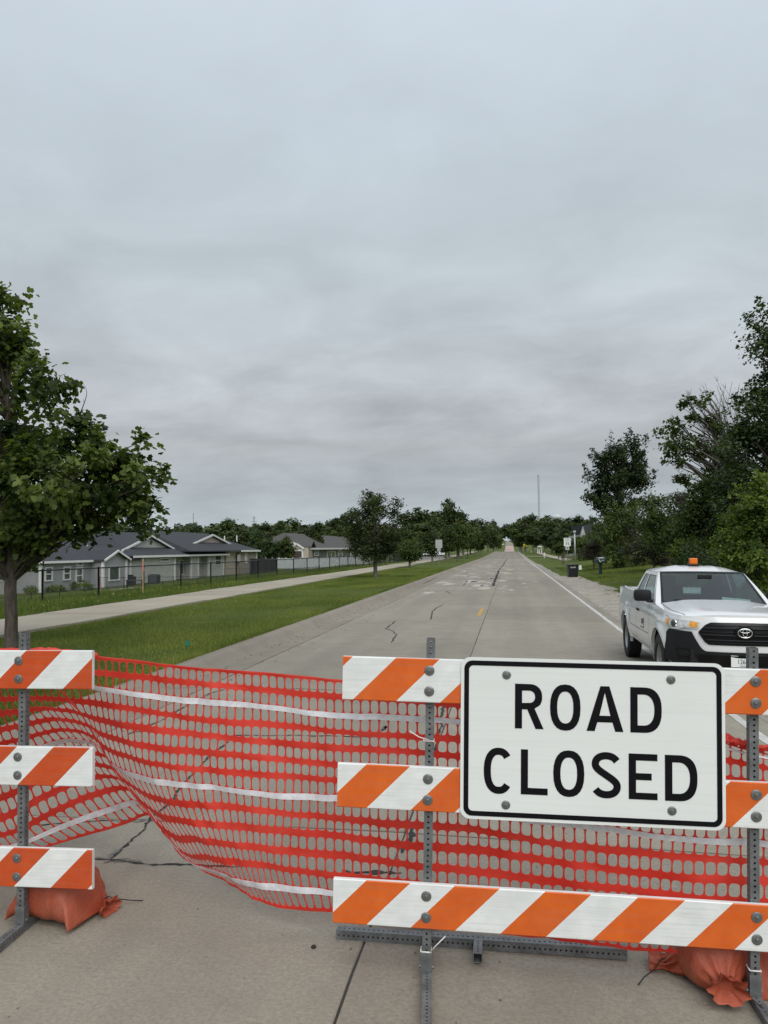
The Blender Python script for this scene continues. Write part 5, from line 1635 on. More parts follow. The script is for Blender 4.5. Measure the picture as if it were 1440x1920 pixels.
# ================================================================== BIN AND MAILBOX
def bin_and_mailbox():
    p = at_ground(1074, 1083)
    r = empty('wheelie_bin', p, (0, 0, CAM_YAW*.4+.05), 'black wheeled refuse bin standing on the gravel shoulder', 'bin')
    k = dep(p)/F; hh = 25.5*k
    m = MB()
    wb, wt = 8.2*k, 9.6*k
    P = []
    for z, w_ in ((.06, wb), (hh*.5, (wb+wt)/2), (hh*.9, wt)):
        P.append([(sx*w_, sy*w_*.95, z) for sx, sy in ((-1, -.9), (-.9, -1), (.9, -1), (1, -.9), (1, .9), (.9, 1), (-.9, 1), (-1, .9))])
    m.grid(P, closed=True); m.add(P[0], [tuple(range(8))])
    m.build('body', M['bin_black'], r)
    MB().box((0, -.02, hh*.925), (wt*2.16, wt*2.06, .09), bev=.03).box((0, 0, hh*.97), (wt*1.9, wt*1.8, .06), bev=.025).build('lid', M['bin_black'], r)
    MB().tube([(-wt*.7, wt*1.1, hh*.9), (wt*.7, wt*1.1, hh*.9)], .02, 6).build('handle', M['bin_black'], r)
    for s in (-1, 1): MB().lathe([(0, -.03), (.13, -.03), (.13, .03), (0, .03)], 14, Matrix.Translation((s*wb*.85, wb*.95, .13)) @ Matrix.Rotation(PI/2, 4, 'Y')).build('wheel', M['tyre'], r)
    text('Republic', 3.6*k, M['text_white'], r, Matrix.Translation((-.02, -wt*.985, hh*.76)) @ Matrix.Rotation(PI/2+.07, 4, 'X'), sx=.85)
    text('services', 1.3*k, M['text_white'], r, Matrix.Translation((.05, -wt*.985, hh*.82)) @ Matrix.Rotation(PI/2+.07, 4, 'X'))
    p2 = at_ground(1083, 1081)
    MB().box((wt+.12, -.2, hh*.74), (.2, .02, hh*.32), Matrix.Rotation(-.1, 3, 'Y')).build('notice', M['paper'], r)
    p = at_ground(1126, 1077.5)
    r = empty('mailbox', p, (0, 0, .18), 'dark green curbside mailbox on a thick post', 'mailbox')
    k = dep(p)/F
    MB().box((0, 0, 10.5*k), (5.2*k, 5.2*k, 21*k), bev=.02).build('post', M['dark_green'], r)
    MB().box((0, 0, 20*k), (7.2*k, 8*k, 1.4*k), bev=.01).build('bracket', M['dark_green'], r)
    prof = []
    w2 = 8.2*k
    for i in range(13):
        a = PI*i/12; prof.append((-math.cos(a)*w2*.82, 28.2*k+math.sin(a)*5.2*k))
    prof = [(-w2*.82, 21.2*k)]+prof+[(w2*.82, 21.2*k)]
    MB().prism([(y, z) for y, z in prof], 'x', -w2*1.05, w2*1.05).build('box', M['dark_green'], r)
    MB().box((0, 0, 34.2*k-.02), (w2*1.7, w2*1.1, .5*k)).build('roof_highlight_strip', M['alu'], r) if False else None
    MB().box((-w2*.45, -w2*.84, 27*k), (1.0*k, .02, 6.4*k), Matrix.Rotation(-.5, 3, 'Y')).box((-w2*.2, -w2*.845, 24.6*k), (1.8*k, .02, 1.6*k)).build('flag', M['text_white'], r)
    text('1600', 3.2*k, M['text_white'], r, Matrix.Translation((w2*.28, -w2*.83, 26.4*k)) @ Matrix.Rotation(PI/2, 4, 'X'))
    MB().box((0, -w2*.70, 31.8*k), (8.5*k, .02, 1.6*k)).build('number_strip', M['text_white'], r)
bin_and_mailbox()

# ================================================================== PICKUP TRUCK
def truck():
    X0, Y0 = 3.0, 13.45
    root = empty('pickup_truck', (X0, Y0, float(crown(X0))+.002), (0, 0, 0), 'white extended cab pickup truck parked on the right edge of the road facing the barricade', 'pickup truck')
    root.matrix_world = Matrix.Translation(root.location) @ Matrix.Rotation(.02, 4, 'Y') @ Matrix.Rotation(-PI/2, 4, 'Z')
    WB, RW, RA = 1.618, .385, .475
    def ztop(x): return float(np.interp(x, [-2.8, -1.13, -1.12, .98, 1.5, 2.0, 2.35], [1.25, 1.25, 1.18, 1.165, 1.14, 1.115, 1.10]))
    def wid(x, z):
        b = .925
        if z < .68: b -= .05*((.68-z)/.26)**2
        if z > .86: b -= .085*((z-.86)/.35)**1.4
        if x > 1.75: b -= .17*((x-1.75)/.6)**2
        if x < -2.4: b -= .04*((-2.4-x)/.35)**2
        b += .010*math.exp(-((z-.98)/.035)**2)
        for xa in (-WB, WB):
            d = math.hypot(x-xa, z-RW)
            if z > .3: b += .030*math.exp(-((d-.50)/.075)**2)
        return b
    def zbot(x):
        z = .43 if x > -2.3 else .52
        for xa in (-WB, WB):
            if abs(x-xa) < RA: z = max(z, RW+math.sqrt(RA*RA-(x-xa)**2))
        return z
    xs = sorted(set([round(v, 4) for v in list(np.arange(-2.75, 2.301, .11))+[2.30] +
             [xa+RA*math.cos(a) for xa in (-WB, WB) for a in np.linspace(0, PI, 21)] + [xa+s*(RA+.003) for xa in (-WB, WB) for s in (-1, 1)] + [-1.13, -1.12]]))
    body = MB()
    NZ = 18
    for s in (-1, 1):
        P = []
        for x in xs:
            a, b = zbot(x), ztop(x)
            P.append([(x, s*wid(x, z), z) for z in np.linspace(a, b, NZ)])
        body.grid(P)
        # bed rail and inner wall, arch lips
        body.grid([[(x, s*wid(x, 1.25), 1.25), (x, s*(wid(x, 1.25)-.02), 1.268), (x, s*.76, 1.268), (x, s*.74, 1.25), (x, s*.74, .80)] for x in (-2.75, -2, -1.13)])
        for xa in (-WB, WB):
            arc = [(xa+RA*math.cos(a), RW+RA*math.sin(a)) for a in np.linspace(-.1, PI+.1, 24)]
            body.grid([[(x, s*wid(x, max(z, .43)), z), (x, s*(wid(x, max(z, .43))-.05), z)] for x, z in arc])
    # tailgate, bed floor, cab back wall
    body.grid([[(-2.75, y, z) for z in (.55, .9, 1.25)] for y in np.linspace(-.86, .86, 5)])
    body.grid([[(-2.72, y, z) for z in (.8, 1.25)] for y in (-.8, .8)]); body.grid([[(-2.75, y, 1.25) for y in (-.86, .86)], [(-2.70, y, 1.262) for y in (-.86, .86)]])
    body.grid([[(-1.11, y, z) for z in (.6, 1.0, 1.19)] for y in (-.785, 0, .82)])
    # hood
    def hood(u, v):
        y = v*.80
        xa = 1.0+.13*(1-v*v); xb = 2.46-.20*abs(v)**2.2
        x = xa+(xb-xa)*u
        ze = ztop(x); c = (.072-.022*u)*(1-abs(v)**2.8)
        bulge = .018*(1-u*.6)*(1/(1+math.exp(-(.62-abs(v))*26)))
        drop = -.028*max(0, (u-.88)/.12)**2
        yy = v*(wid(min(x, 2.3), ze)-.006)
        return (x, yy, ze+c+bulge+drop)
    hd = MB().grid([[hood(u, v) for v in np.linspace(-1, 1, 41)] for u in np.linspace(0, 1, 22)])
    # front perimeter
    def PF(s, z, off=0.0):
        sg = -1 if s < 0 else 1; a = abs(s)
        def raw(a):
            if a <= 1:
                w0 = wid(2.30, z); y = a*w0
                x = 2.30 + .27*(1-a**2.6) - .045*max(0, (z-.86)/.2)**2*(1-a*a) - (.10*max(0, (.58-z)/.18)*(1-a**4))
                return Vector((x, y, z))
            x = 2.30-(a-1)*.55
            return Vector((x, wid(x, z), z))
        p = raw(a)
        if off:
            t = raw(a+.01)-raw(max(0, a-.01)); n = Vector((t.y, -t.x, 0)).normalized(); p = p+n*off
        return (p.x, sg*p.y, p.z)
    def panel(s0, s1, zb, zt, off, n=60, m=8, edge=True):
        P = []
        for s in np.linspace(s0, s1, n):
            a, b = zb(abs(s)), zt(abs(s))
            row = [PF(s, z, off) for z in np.linspace(a, b, m)]
            if edge: row = [PF(s, a, off-.02)]+row+[PF(s, b, off-.02)]
            P.append(row)
        q = MB().grid(P)
        return q
    fas = panel(-1, 1, lambda s: .45, lambda s: 1.10, 0, 41, 12, False)
    for m_ in (fas,): body.v, body.f, body.m = body.v, body.f, body.m
    body.add(fas.v, fas.f)
    body.build('body', M['paint'], root, smooth=True)
    hd.build('hood', M['paint'], root, smooth='all')
    lip = MB().grid([[hood(1, v), (hood(1, v)[0]+.012, hood(1, v)[1], 1.03)] for v in np.linspace(-1, 1, 41)])
    lip.build('hood_lip', M['paint'], root, smooth='all')
    # bumper, grille, lamps
    ip = lambda pts: (lambda s: float(np.interp(s, [p[0] for p in pts], [p[1] for p in pts])))
    bt = ip([(0, .645), (.60, .645), (.66, .68), (.735, .785), (.745, .80), (.80, .895), (1.0, .90), (1.3, .905), (1.42, .84)])
    bb = ip([(0, .40), (.9, .40), (1.2, .43), (1.42, .50)])
    bp = panel(-1.40, 1.40, bb, bt, .022, 90, 9).build('front_bumper', M['car_black'], root, smooth=True)
    panel(-.70, .70, lambda s: .47, lambda s: .60, .030, 40, 4).build('lower_intake', M['car_gloss'], bp, smooth=True)
    gt = ip([(0, 1.035), (.53, 1.03), (.60, 1.0), (.705, .90)]); gb = ip([(0, .735), (.55, .735), (.61, .77), (.705, .89)])
    gr = panel(-.70, .70, gb, gt, .012, 60, 8).build('grille', M['car_gloss'], root, smooth=True)
    for z, hw in ((.80, .60), (.865, .66), (.955, .63)):
        MB().tube([PF(s, z, .028) for s in np.linspace(-hw, hw, 24)], .013, 6).build('grille_bar', M['car_black'], gr, smooth='all')
    for z, hw in ((.905, .66), (.995, .58), (.765, .55)):
        MB().tube([PF(s, z, .018) for s in np.linspace(-hw, hw, 24)], .007, 5).build('grille_bar', M['car_black'], gr, smooth='all')
    MB().lathe([(0, 0), (.115, 0), (.11, .012), (0, .014)], 28, Matrix.Translation((PF(0, .905)[0]+.03, 0, .905)) @ Matrix.Rotation(PI/2, 4, 'Y') @ Matrix.Diagonal((.8, 1.12, 1, 1))).build('emblem_base', M['car_gloss'], gr, smooth=True)
    em = MB(); ex = PF(0, .905)[0]+.052
    for a, b, cz, t in ((.088, .060, 0, .0075), (.028, .053, .002, .0065), (.060, .024, .028, .0065)):
        em.tube([(ex, a*math.cos(q), .905+cz+b*math.sin(q)) for q in np.linspace(0, 2*PI, 33)], t, 6, cap=False)
    em.build('emblem', M['chrome'], gr, smooth='all', fixn=False)
    lt = ip([(.69, 1.02), (.8, 1.04), (1.2, 1.055), (1.45, 1.06), (1.56, 1.03)]); lb = ip([(.69, .945), (.74, .93), (.90, .935), (1.0, .91), (1.2, .905), (1.4, .93), (1.56, 1.02)])
    for sg in (-1, 1):
        lp = panel(sg*.70, sg*1.56, lb, lt, .012, 34, 6).build('headlamp', M['lamp_clear'], root, smooth=True)
        mid = lambda f, g, a, b: (lambda s: f(s)*(1-a)+g(s)*a, lambda s: f(s)*(1-b)+g(s)*b)
        f1, f2 = mid(lb, lt, .22, .92)
        panel(sg*.715, sg*.84, f1, f2, .020, 8, 4).build('turn_signal', M['amber'], lp, smooth=True)
        f1, f2 = mid(lb, lt, .15, .85)
        panel(sg*1.36, sg*1.53, f1, f2, .018, 8, 4).build('side_marker', M['amber'], lp, smooth=True)
        c = Vector(PF(sg*1.13, .985, .012)); c2 = Vector(PF(sg*1.13, .985, .05)); ax = (c2-c).normalized()
        Mx = Matrix.Translation(c) @ ax.to_track_quat('Z', 'Y').to_matrix().to_4x4()
        MB().lathe([(.066, 0), (.064, .012), (.05, .014)], 20, Mx).build('bezel', M['chrome'], lp, smooth=True)
        MB().lathe([(.05, .010), (.04, .022), (.02, .03), (0, .032)], 20, Mx).build('projector', M['lens_dark'], lp, smooth='all')
        f1, f2 = mid(lb, lt, .04, .14); panel(sg*.80, sg*1.30, f1, f2, .022, 16, 3).build('light_strip', M['chrome'], lp, smooth=True)
        # fog recess
        ft = ip([(.78, .60), (.80, .66), (1.0, .665), (1.05, .60)]); fb = ip([(.78, .60), (.80, .545), (1.0, .54), (1.05, .60)])
        panel(sg*.78, sg*1.05, fb, ft, .030, 14, 4).build('fog_recess', M['car_gloss'], bp, smooth=True)
        ft = ip([(.82, .60), (.84, .64), (.97, .645), (1.0, .60)]); fb = ip([(.82, .60), (.84, .565), (.97, .56), (1.0, .60)])
        panel(sg*.82, sg*1.0, fb, ft, .034, 10, 4).build('fog_lamp_blank', M['car_black'], bp, smooth=True)
    # number plate
    px = PF(0, .53)[0]+.045
    pl = MB().box((px, -.02, .53), (.008, .305, .152), bev=.003).build('number_plate', M['sign_white'], root)
    Mp = lambda y, z: Matrix.Translation((px+.006, y, z)) @ Matrix.Rotation(PI/2, 4, 'Z') @ Matrix.Rotation(PI/2, 4, 'X')
    text('12685', .088, M['sign_black'], pl, Mp(-.01, .525), sx=.78)
    text('Illinois', .032, M['sign_black'], pl, Mp(-.02, .585)); text('OFFICIAL', .022, M['sign_black'], pl, Mp(-.02, .471))
    # greenhouse
    zb, zt = 1.165, 1.625
    xf = lambda t: 1.02-.74*t-.04*t*t
    xr = lambda t: -1.13+.22*t+.05*t*t
    yy = lambda t: .845-.145*t-.04*t*t
    zz = lambda t: zb+(zt-zb)*t
    def G(u, t, sg, off=0): return (xf(t)+(xr(t)-xf(t))*u, sg*(yy(t)+off), zz(t))
    cab = MB()
    def gp(u0, u1, t0, t1, sg, off=0, m=None, n=6, k=6):
        (m or cab).grid([[G(u0+(u1-u0)*i/n, t0+(t1-t0)*j/k, sg, off) for j in range(k+1)] for i in range(n+1)])
    uA, uB0, uB1, uC = .085, .565, .625, .90
    for sg in (-1, 1):
        gp(0, uA, 0, 1, sg); gp(uA, uC, .90, 1, sg); gp(uB0, uB1, 0, .90, sg); gp(uC, 1, 0, 1, sg); gp(uA, uC, -.02, .03, sg)
        # A pillar front face
        cab.grid([[G(0, t, sg), (xf(t)+.018, sg*(.765-.125*t-.004), zz(t)+.014)] for t in np.linspace(0, 1, 8)])
    # roof
    def roof(a, b):
        x = xf(1)+(xr(1)-xf(1))*a; 
        c = (1-abs(b)**3.6)
        z = zt + .004 + c*(.014+.088*(1-(1-min(1, a/.5))**2.2)-.03*max(0, a-.6)/.4)
        if abs(abs(b)-.42) < .07: z += .006
        return (x+(.085*(1-b*b) if a == 0 else .085*(1-b*b)*(1-a)**2)-.02*a*(1-b*b), b*yy(1), z)
    cab.grid([[roof(a, b) for b in np.linspace(-1, 1, 37)] for a in np.linspace(0, 1, 15)])
    # rear frame
    def RWd(b, t): return (xr(t)-.03*(1-b*b), b*yy(t)*.985, zz(t)+(.06*t*(1-b*b)))
    for b0, b1 in ((-1, -.84), (.84, 1)): cab.grid([[RWd(b, t) for b in np.linspace(b0, b1, 3)] for t in np.linspace(0, 1, 5)])
    for t0, t1 in ((0, .10), (.90, 1)): cab.grid([[RWd(b, t) for b in np.linspace(-.85, .85, 9)] for t in (t0, t1)])
    cab.build('cab', M['paint'], root, smooth=True)
    # glass
    def WS(b, t):
        y = b*(.765-.125*t)
        x = xf(t)+.012+(.135-.05*t)*(1-b*b); z = zz(t)+.012+.03*(1-t)*(1-b*b)+.012*t*(1-b*b)
        return (x, y, z)
    MB().grid([[WS(b, t) for b in np.linspace(-.99, .99, 17)] for t in np.linspace(.01, .99, 8)]).build('windshield', M['glass'], root, smooth='all', fixn=False)
    fr = MB()
    fo = lambda p: (p[0]+.004, p[1], p[2]+.004)
    for b0, b1 in ((-1, -.955), (.955, 1)): fr.grid([[fo(WS(b, t)) for b in (b0, b1)] for t in np.linspace(0, 1, 8)])
    for t0, t1 in ((0, .045), (.95, 1.0)): fr.grid([[fo(WS(b, t)) for b in np.linspace(-1, 1, 17)] for t in (t0, t1)])
    fr.build('windshield_trim', M['car_gloss'], root, fixn=False)
    for sg in (-1, 1):
        m = MB(); gp(uA, uB0, .03, .90, sg, -.006, m); m.build('door_window', M['glass'], root, smooth='all', fixn=False)
        m = MB(); gp(uB1, uC, .03, .90, sg, -.006, m); m.build('rear_side_window', M['glass'], root, smooth='all', fixn=False)
        m = MB()
        for (u0, u1, t0, t1) in ((uA, uA+.018, .03, .9), (uB0-.012, uB0, .03, .9), (uB1, uB1+.012, .03, .9), (uC-.012, uC, .03, .9), (uA, uB0, .875, .90), (uB1, uC, .875, .90)):
            gp(u0, u1, t0, t1, sg, .002, m, 2, 4)
        m.build('window_seal', M['car_gloss'], root, fixn=False)
    MB().grid([[RWd(b, t) for b in np.linspace(-.84, .84, 9)] for t in np.linspace(.1, .9, 5)]).build('rear_window', M['glass'], root, smooth='all', fixn=False)
    # interior
    MB().box((.70, 0, 1.03), (.55, 1.50, .24), bev=.06).build('dashboard', M['seat'], root)
    MB().box((-.1, 0, .62), (2.0, 1.62, .1)).box((-1.02, 0, .95), (.08, 1.6, .5)).build('cab_floor', M['under'], root)
    for y in (-.38, .38):
        st = MB().box((-.35, y, 1.12), (.18, .46, .56), Matrix.Rotation(-.2, 3, 'Y'), bev=.06).box((-.1, y, .80), (.5, .52, .18), bev=.05).build('seat', M['seat'], root, smooth=True)
        MB().box((-.44, y, 1.47), (.11, .25, .18), bev=.05).build('headrest', M['seat'], st, smooth=True)
    MB().tube([(.36+.05*math.sin(q), .38+.19*math.cos(q), 1.10+.17*math.sin(q)) for q in np.linspace(0, 2*PI, 25)], .016, 6, cap=False).build('steering_wheel', M['car_black'], root, smooth='all', fixn=False)
    MB().box((.50, 0, 1.575), (.03, .22, .06), bev=.012).build('rear_view_mirror', M['car_black'], root)
    for (x, y, z, a, b, r) in ((.93, -.12, 1.185, .14, .50, .1), (.90, .36, 1.21, .26, .40, -.25)):
        o = MB().box((0, 0, 0), (a, b, .012), Matrix.Rotation(.32, 3, 'Y') @ Matrix.Rotation(r, 3, 'Z'), bev=.004).build('paper_sheet', M['paper'], root, (x, y, z))
    # wipers and cowl
    MB().grid([[(WS(b, 0)[0]+d, WS(b, 0)[1]*1.03, WS(b, 0)[2]-.004-d*.25) for b in np.linspace(-1, 1, 17)] for d in (.0, .07)]).build('cowl', M['car_black'], root, fixn=False)
    for y0, y1 in ((-.10, -.58), (.52, .02)):
        MB().tube([(1.165-.10*abs(y0), y0, 1.205), (1.17-.13*abs((y0+y1)/2), (y0+y1)/2, 1.225), (1.15-.17*abs(y1), y1, 1.232)], .009, 5).build('wiper', M['car_black'], root, smooth='all')
    # mirrors, handles, seams
    for sg in (-1, 1):
        mr = MB().box((.70, sg*.985, 1.275), (.14, .27, .185), Matrix.Rotation(sg*.12, 3, 'Z'), bev=.055).build('door_mirror', M['car_black'], root, smooth=True)
        MB().box((.72, sg*.86, 1.19), (.10, .14, .05), bev=.02).build('mirror_arm', M['car_black'], mr)
        MB().box((.627, sg*.985, 1.275), (.006, .22, .14), Matrix.Rotation(sg*.12, 3, 'Z')).build('mirror_glass', M['lens_dark'], mr)
        MB().box((-.16, sg*(wid(-.16, .99)+.018), .99), (.17, .028, .04), bev=.012).build('door_handle', M['car_black'], root, smooth=True)
        def seam(pts, w_=.007):
            mm = MB()
            P = []
            for x, z in pts:
                P.append(Vector((x, sg*(wid(x, z)+.0015), z)))
            dense = []
            for a, b in zip(P, P[1:]):
                for k in range(8):
                    q = a.lerp(b, k/8); dense.append(Vector((q.x, sg*(wid(q.x, q.z)+.0015), q.z)))
            dense.append(P[-1])
            rows = []
            for i, q in enumerate(dense):
                t = dense[min(i+1, len(dense)-1)]-dense[max(i-1, 0)]; n = Vector((-t.z, 0, t.x)).normalized()*w_/2
                rows.append([q+n, q-n])
            mm.grid(rows); return mm
        a = seam([(.86, 1.15), (.86, .9), (.84, .55), (.80, .47), (-.30, .47), (-.36, .55), (-.34, 1.15)])
        b = seam([(-.36, .5), (-.95, .5), (-1.02, .6), (-1.03, 1.15)])
        c = seam([(-1.125, .45), (-1.125, 1.22)], .016)
        d = seam([(1.93, 1.075), (2.05, 1.06)], .006)
        for q in (b, c, d): a.add(q.v, q.f)
        a.build('door_seam', M['car_black'], root, fixn=False)
        e = seam([(.80, .69), (.0, .68), (-1.0, .68)], .012); e.build('crease_line', M['door_print'], root, fixn=False)
    # seal printed on the door: a bar, an oval and a line of small print
    def on_side(x, z, off=.003): return (x, -(wid(x, z)+off), z)
    dp = MB()
    for x0, x1, z0, z1 in ((.395, .425, .72, .90), (.33, .38, .80, .88), (.26, .31, .79, .87), (.19, .24, .78, .87), (.10, .40, .725, .745)):
        dp.grid([[on_side(x, z) for z in np.linspace(z0, z1, 4)] for x in (x1, x0)])
    dp.build('door_print', M['door_print'], root, fixn=False)
    # hood-fender seams
    hs = MB()
    for sg in (-1, 1):
        hs.grid([[Vector(hood(u, sg*.90))+Vector((0, 0, .0025)), Vector(hood(u, sg*.912))+Vector((0, 0, .0025))] for u in np.linspace(0.02, .97, 30)])
    hs.build_each('hood_seam', M['car_black'], root, per=29)
    # wheels
    tp = [(.235, -.10), (.25, -.118), (.31, -.126), (.355, -.118), (.380, -.10), (.385, -.06), (.385, .06), (.380, .10), (.355, .118), (.31, .126), (.25, .118), (.235, .10)]
    for xa in (-WB, WB):
        for sg in (-1, 1):
            w_ = empty('wheel', (xa, sg*.80, RW), (sg*-PI/2, 0, 0)); w_.parent = root
            MB().lathe(tp, 40).build('tyre', M['tyre'], w_, smooth=True)
            tr = MB()
            for k in range(30):
                a = 2*PI*k/30
                for zz_ in (-.075, .0, .075):
                    tr.box((math.cos(a+(.1 if zz_ == 0 else 0))*.386, math.sin(a+(.1 if zz_ == 0 else 0))*.386, zz_), (.012, .052, .06), Matrix.Rotation(a+(.1 if zz_ == 0 else 0), 3, 'Z'))
            tag(tr.build('tread', M['tyre'], w_), kind='stuff')
            rm = MB().lathe([(.237, .10), (.225, .085), (.215, .03), (.20, -.05)], 32).lathe([(.065, .06), (.05, .075), (0, .078)], 16)
            for k in range(8):
                a = 2*PI*k/8
                rm.box((math.cos(a)*.145, math.sin(a)*.145, .058), (.17, .062, .022), Matrix.Rotation(a, 3, 'Z'), bev=.006)
            rm.build('rim', M['rim'], w_, smooth=True)
            MB().lathe([(0, -.03), (.21, -.03)], 20).build('brake_disc', M['under'], w_)
    # dark underside and wheel wells
    un = MB().box((.0, 0, .55), (4.9, 1.30, .22)).box((0, 0, .46), (1.9, 1.72, .06))
    for xa in (-WB, WB):
        for sg in (-1, 1):
            arc = [(xa+(RA+.02)*math.cos(a), RW+(RA+.02)*math.sin(a)) for a in np.linspace(0, PI, 16)]
            un.grid([[(x, sg*.86, z), (x, sg*.55, z)] for x, z in arc])
            un.grid([[(xa+.5*math.cos(a), sg*.60, RW+.5*math.sin(a)) for a in np.linspace(0, PI, 12)], [(xa+.5*math.cos(a), sg*.60, RW) for a in np.linspace(0, PI, 12)]])
    un.build('underbody', M['under'], root, fixn=False)
    MB().box((-2.80, 0, .62), (.14, 1.75, .20), bev=.04).build('rear_bumper', M['chrome'], root)
    for sg in (-1, 1): MB().box((-2.752, sg*.76, .98), (.02, .10, .30), bev=.008).build('tail_lamp', simple('red_lens', (.30, .01, .01), .2) if sg < 0 else bpy.data.materials['red_lens'], root)
    # beacon on the roof
    bz = zt+.105
    b = MB().box((-.18, -.02, bz+.015), (.17, .17, .03), bev=.01).build('beacon_base', M['car_black'], root)
    MB().box((-.18, -.02, bz+.078), (.11, .122, .10), bev=.012).build('beacon_lens', M['beacon'], root)
truck()

# ================================================================== BARRICADES
def perf_tube(L, w=.040, pitch=.0254, r=.0056, solid_end=True):
    """square steel tube along +z with a row of punched holes on each face"""
    m = MB()
    n = int(L/pitch); z0 = (L-n*pitch)/2
    h = w/2
    for f in range(4):
        Rm = Matrix.Rotation(f*PI/2, 3, 'Z')
        for i in range(n):
            c = z0+(i+.5)*pitch
            o = [(-h, -pitch/2), (0, -pitch/2), (h, -pitch/2), (h, 0), (h, pitch/2), (0, pitch/2), (-h, pitch/2), (-h, 0)]
            an = [225, 270, 315, 0, 45, 90, 135, 180]
            q = [(r*math.cos(R(a)), r*math.sin(R(a))) for a in an]
            vs = [Rm @ Vector((x, -h, c+y)) for x, y in o]+[Rm @ Vector((x, -h, c+y)) for x, y in q]+[Rm @ Vector((x, -h+.003, c+y)) for x, y in q]
            m.add(vs, [(k, (k+1) % 8, 8+(k+1) % 8, 8+k) for k in range(8)]+[(8+k, 8+(k+1) % 8, 16+(k+1) % 8, 16+k) for k in range(8)])
        for a, b in ((0, z0), (L-z0, L)):
            if b-a > 1e-4: m.add([Rm @ Vector(v) for v in ((-h, -h, a), (h, -h, a), (h, -h, b), (-h, -h, b))], [(0, 1, 2, 3)])
        # inner face, gives the tube its wall thickness at the ends
        hi = h-.003
        for a in (0, L):
            m.add([Rm @ Vector(v) for v in ((-h, -h, a), (h, -h, a), (hi, -hi, a), (-hi, -hi, a))], [(0, 1, 2, 3)])
    return m
MESH = {}
MESH['post'] = perf_tube(1.53).mesh('post', M['galv'], fixn=False)
MESH['foot'] = perf_tube(1.38, .044).mesh('foot', M['galv'], fixn=False)
MESH['bolt'] = MB().lathe([(.0235, 0), (.0235, .003), (.0225, .0038), (.0085, .0042), (.0085, .0075), (.006, .0105), (0, .0115)], 22).mesh('bolt', M['washer'], True)
def rail_mesh(L, x0, mat='rail'):
    """hollow plastic board, stripes phased through its own origin"""
    m = MB()
    hz, hy, b = .1015, .0135, .004
    sec = [(-hy, -hz+b), (-hy+b, -hz), (hy-b, -hz), (hy, -hz+b), (hy, hz-b), (hy-b, hz), (-hy+b, hz), (-hy, hz-b)]
    m.prism(sec, 'x', x0, x0+L)
    o = m.mesh('rail', [M[mat], M['plastic_white']])
    for p in o.polygons:
        if p.normal.y > -.7: p.material_index = 1
    return o
def barricade(lab, cx, cy, tilt, yaw, rails, post_x, ties, mat='rail'):
    z = float(crown(cx))
    root = empty('road_barricade', (cx, cy, z), (0, tilt, yaw), lab, 'barricade', 'striped barricades across the road')
    for px_ in post_x:
        po = link('post', MESH['post'], root, (px_, 0, .048))
        fo = link('foot', MESH['foot'], root, (px_-(.03 if px_ < 0 and mat == 'rail' else 0), .72, .0225), (PI/2, 0, .045 if px_ < 0 and mat == 'rail' else 0))
        MB().box((0, 0, .09), (.050, .050, .09)).build('sleeve', M['galv'], root, (px_, 0, 0))
        MB().lathe([(.0, -.034), (.010, -.034), (.010, .034), (0, .034)], 8, Matrix.Translation((px_, 0, .06)) @ Matrix.Rotation(PI/2, 4, 'Y')).build('cross_bolt', M['washer'], root)
    for (zc, xl, L, ph) in rails:
        # xl: left end in barricade space, ph: left end in stripe space
        link('rail', rail_mesh(L, ph, mat), root, (xl-ph, -.0355, zc))
        for px_ in post_x:
            for dz in (-.048, .048):
                link('bolt', MESH['bolt'], root, (px_-.003, -.0492, zc+dz), (PI/2, 0, 0))
    for (px_, zt, tail) in ties:
        h = .0235
        t = MB().tube([(px_-h, -h, zt), (px_+h, -h, zt), (px_+h, h, zt), (px_-h, h, zt), (px_-h, -h, zt)], .0035, 6)
        if tail: t.tube([(px_+h*.8, -h, zt), (px_+tail[0]*.5, -h-.02, zt+tail[1]*.45), (px_+tail[0], -h-.025, zt+tail[1])], .0028, 5)
        t.build('cable_tie', M['tie'], root, smooth='all')
    return root
RB = barricade('long striped barricade behind the ROAD CLOSED sign', .278, 3.705, .031, .06,
               [(1.385, -1.125, 2.27, -.15), (.885, -1.14, 2.28, -.034), (.352, -1.15, 2.29, -.053)], (-.712, .748),
               [(-.715, 1.10, (-.09, .05)), (-.715, .135, (.09, .09)), (.748, .155, None), (.748, .79, (.12, -.03))])
LB = barricade('short striped barricade end at the left edge beside the fallen sandbags', -3.325, 3.79, .0, .05,
               [(1.385, -1.09, 2.215, .473-2.215), (.878, -1.09, 2.22, .32-2.22), (.350, -1.09, 2.22, .54-2.22)], (-.715, .715), [], 'rail_red')

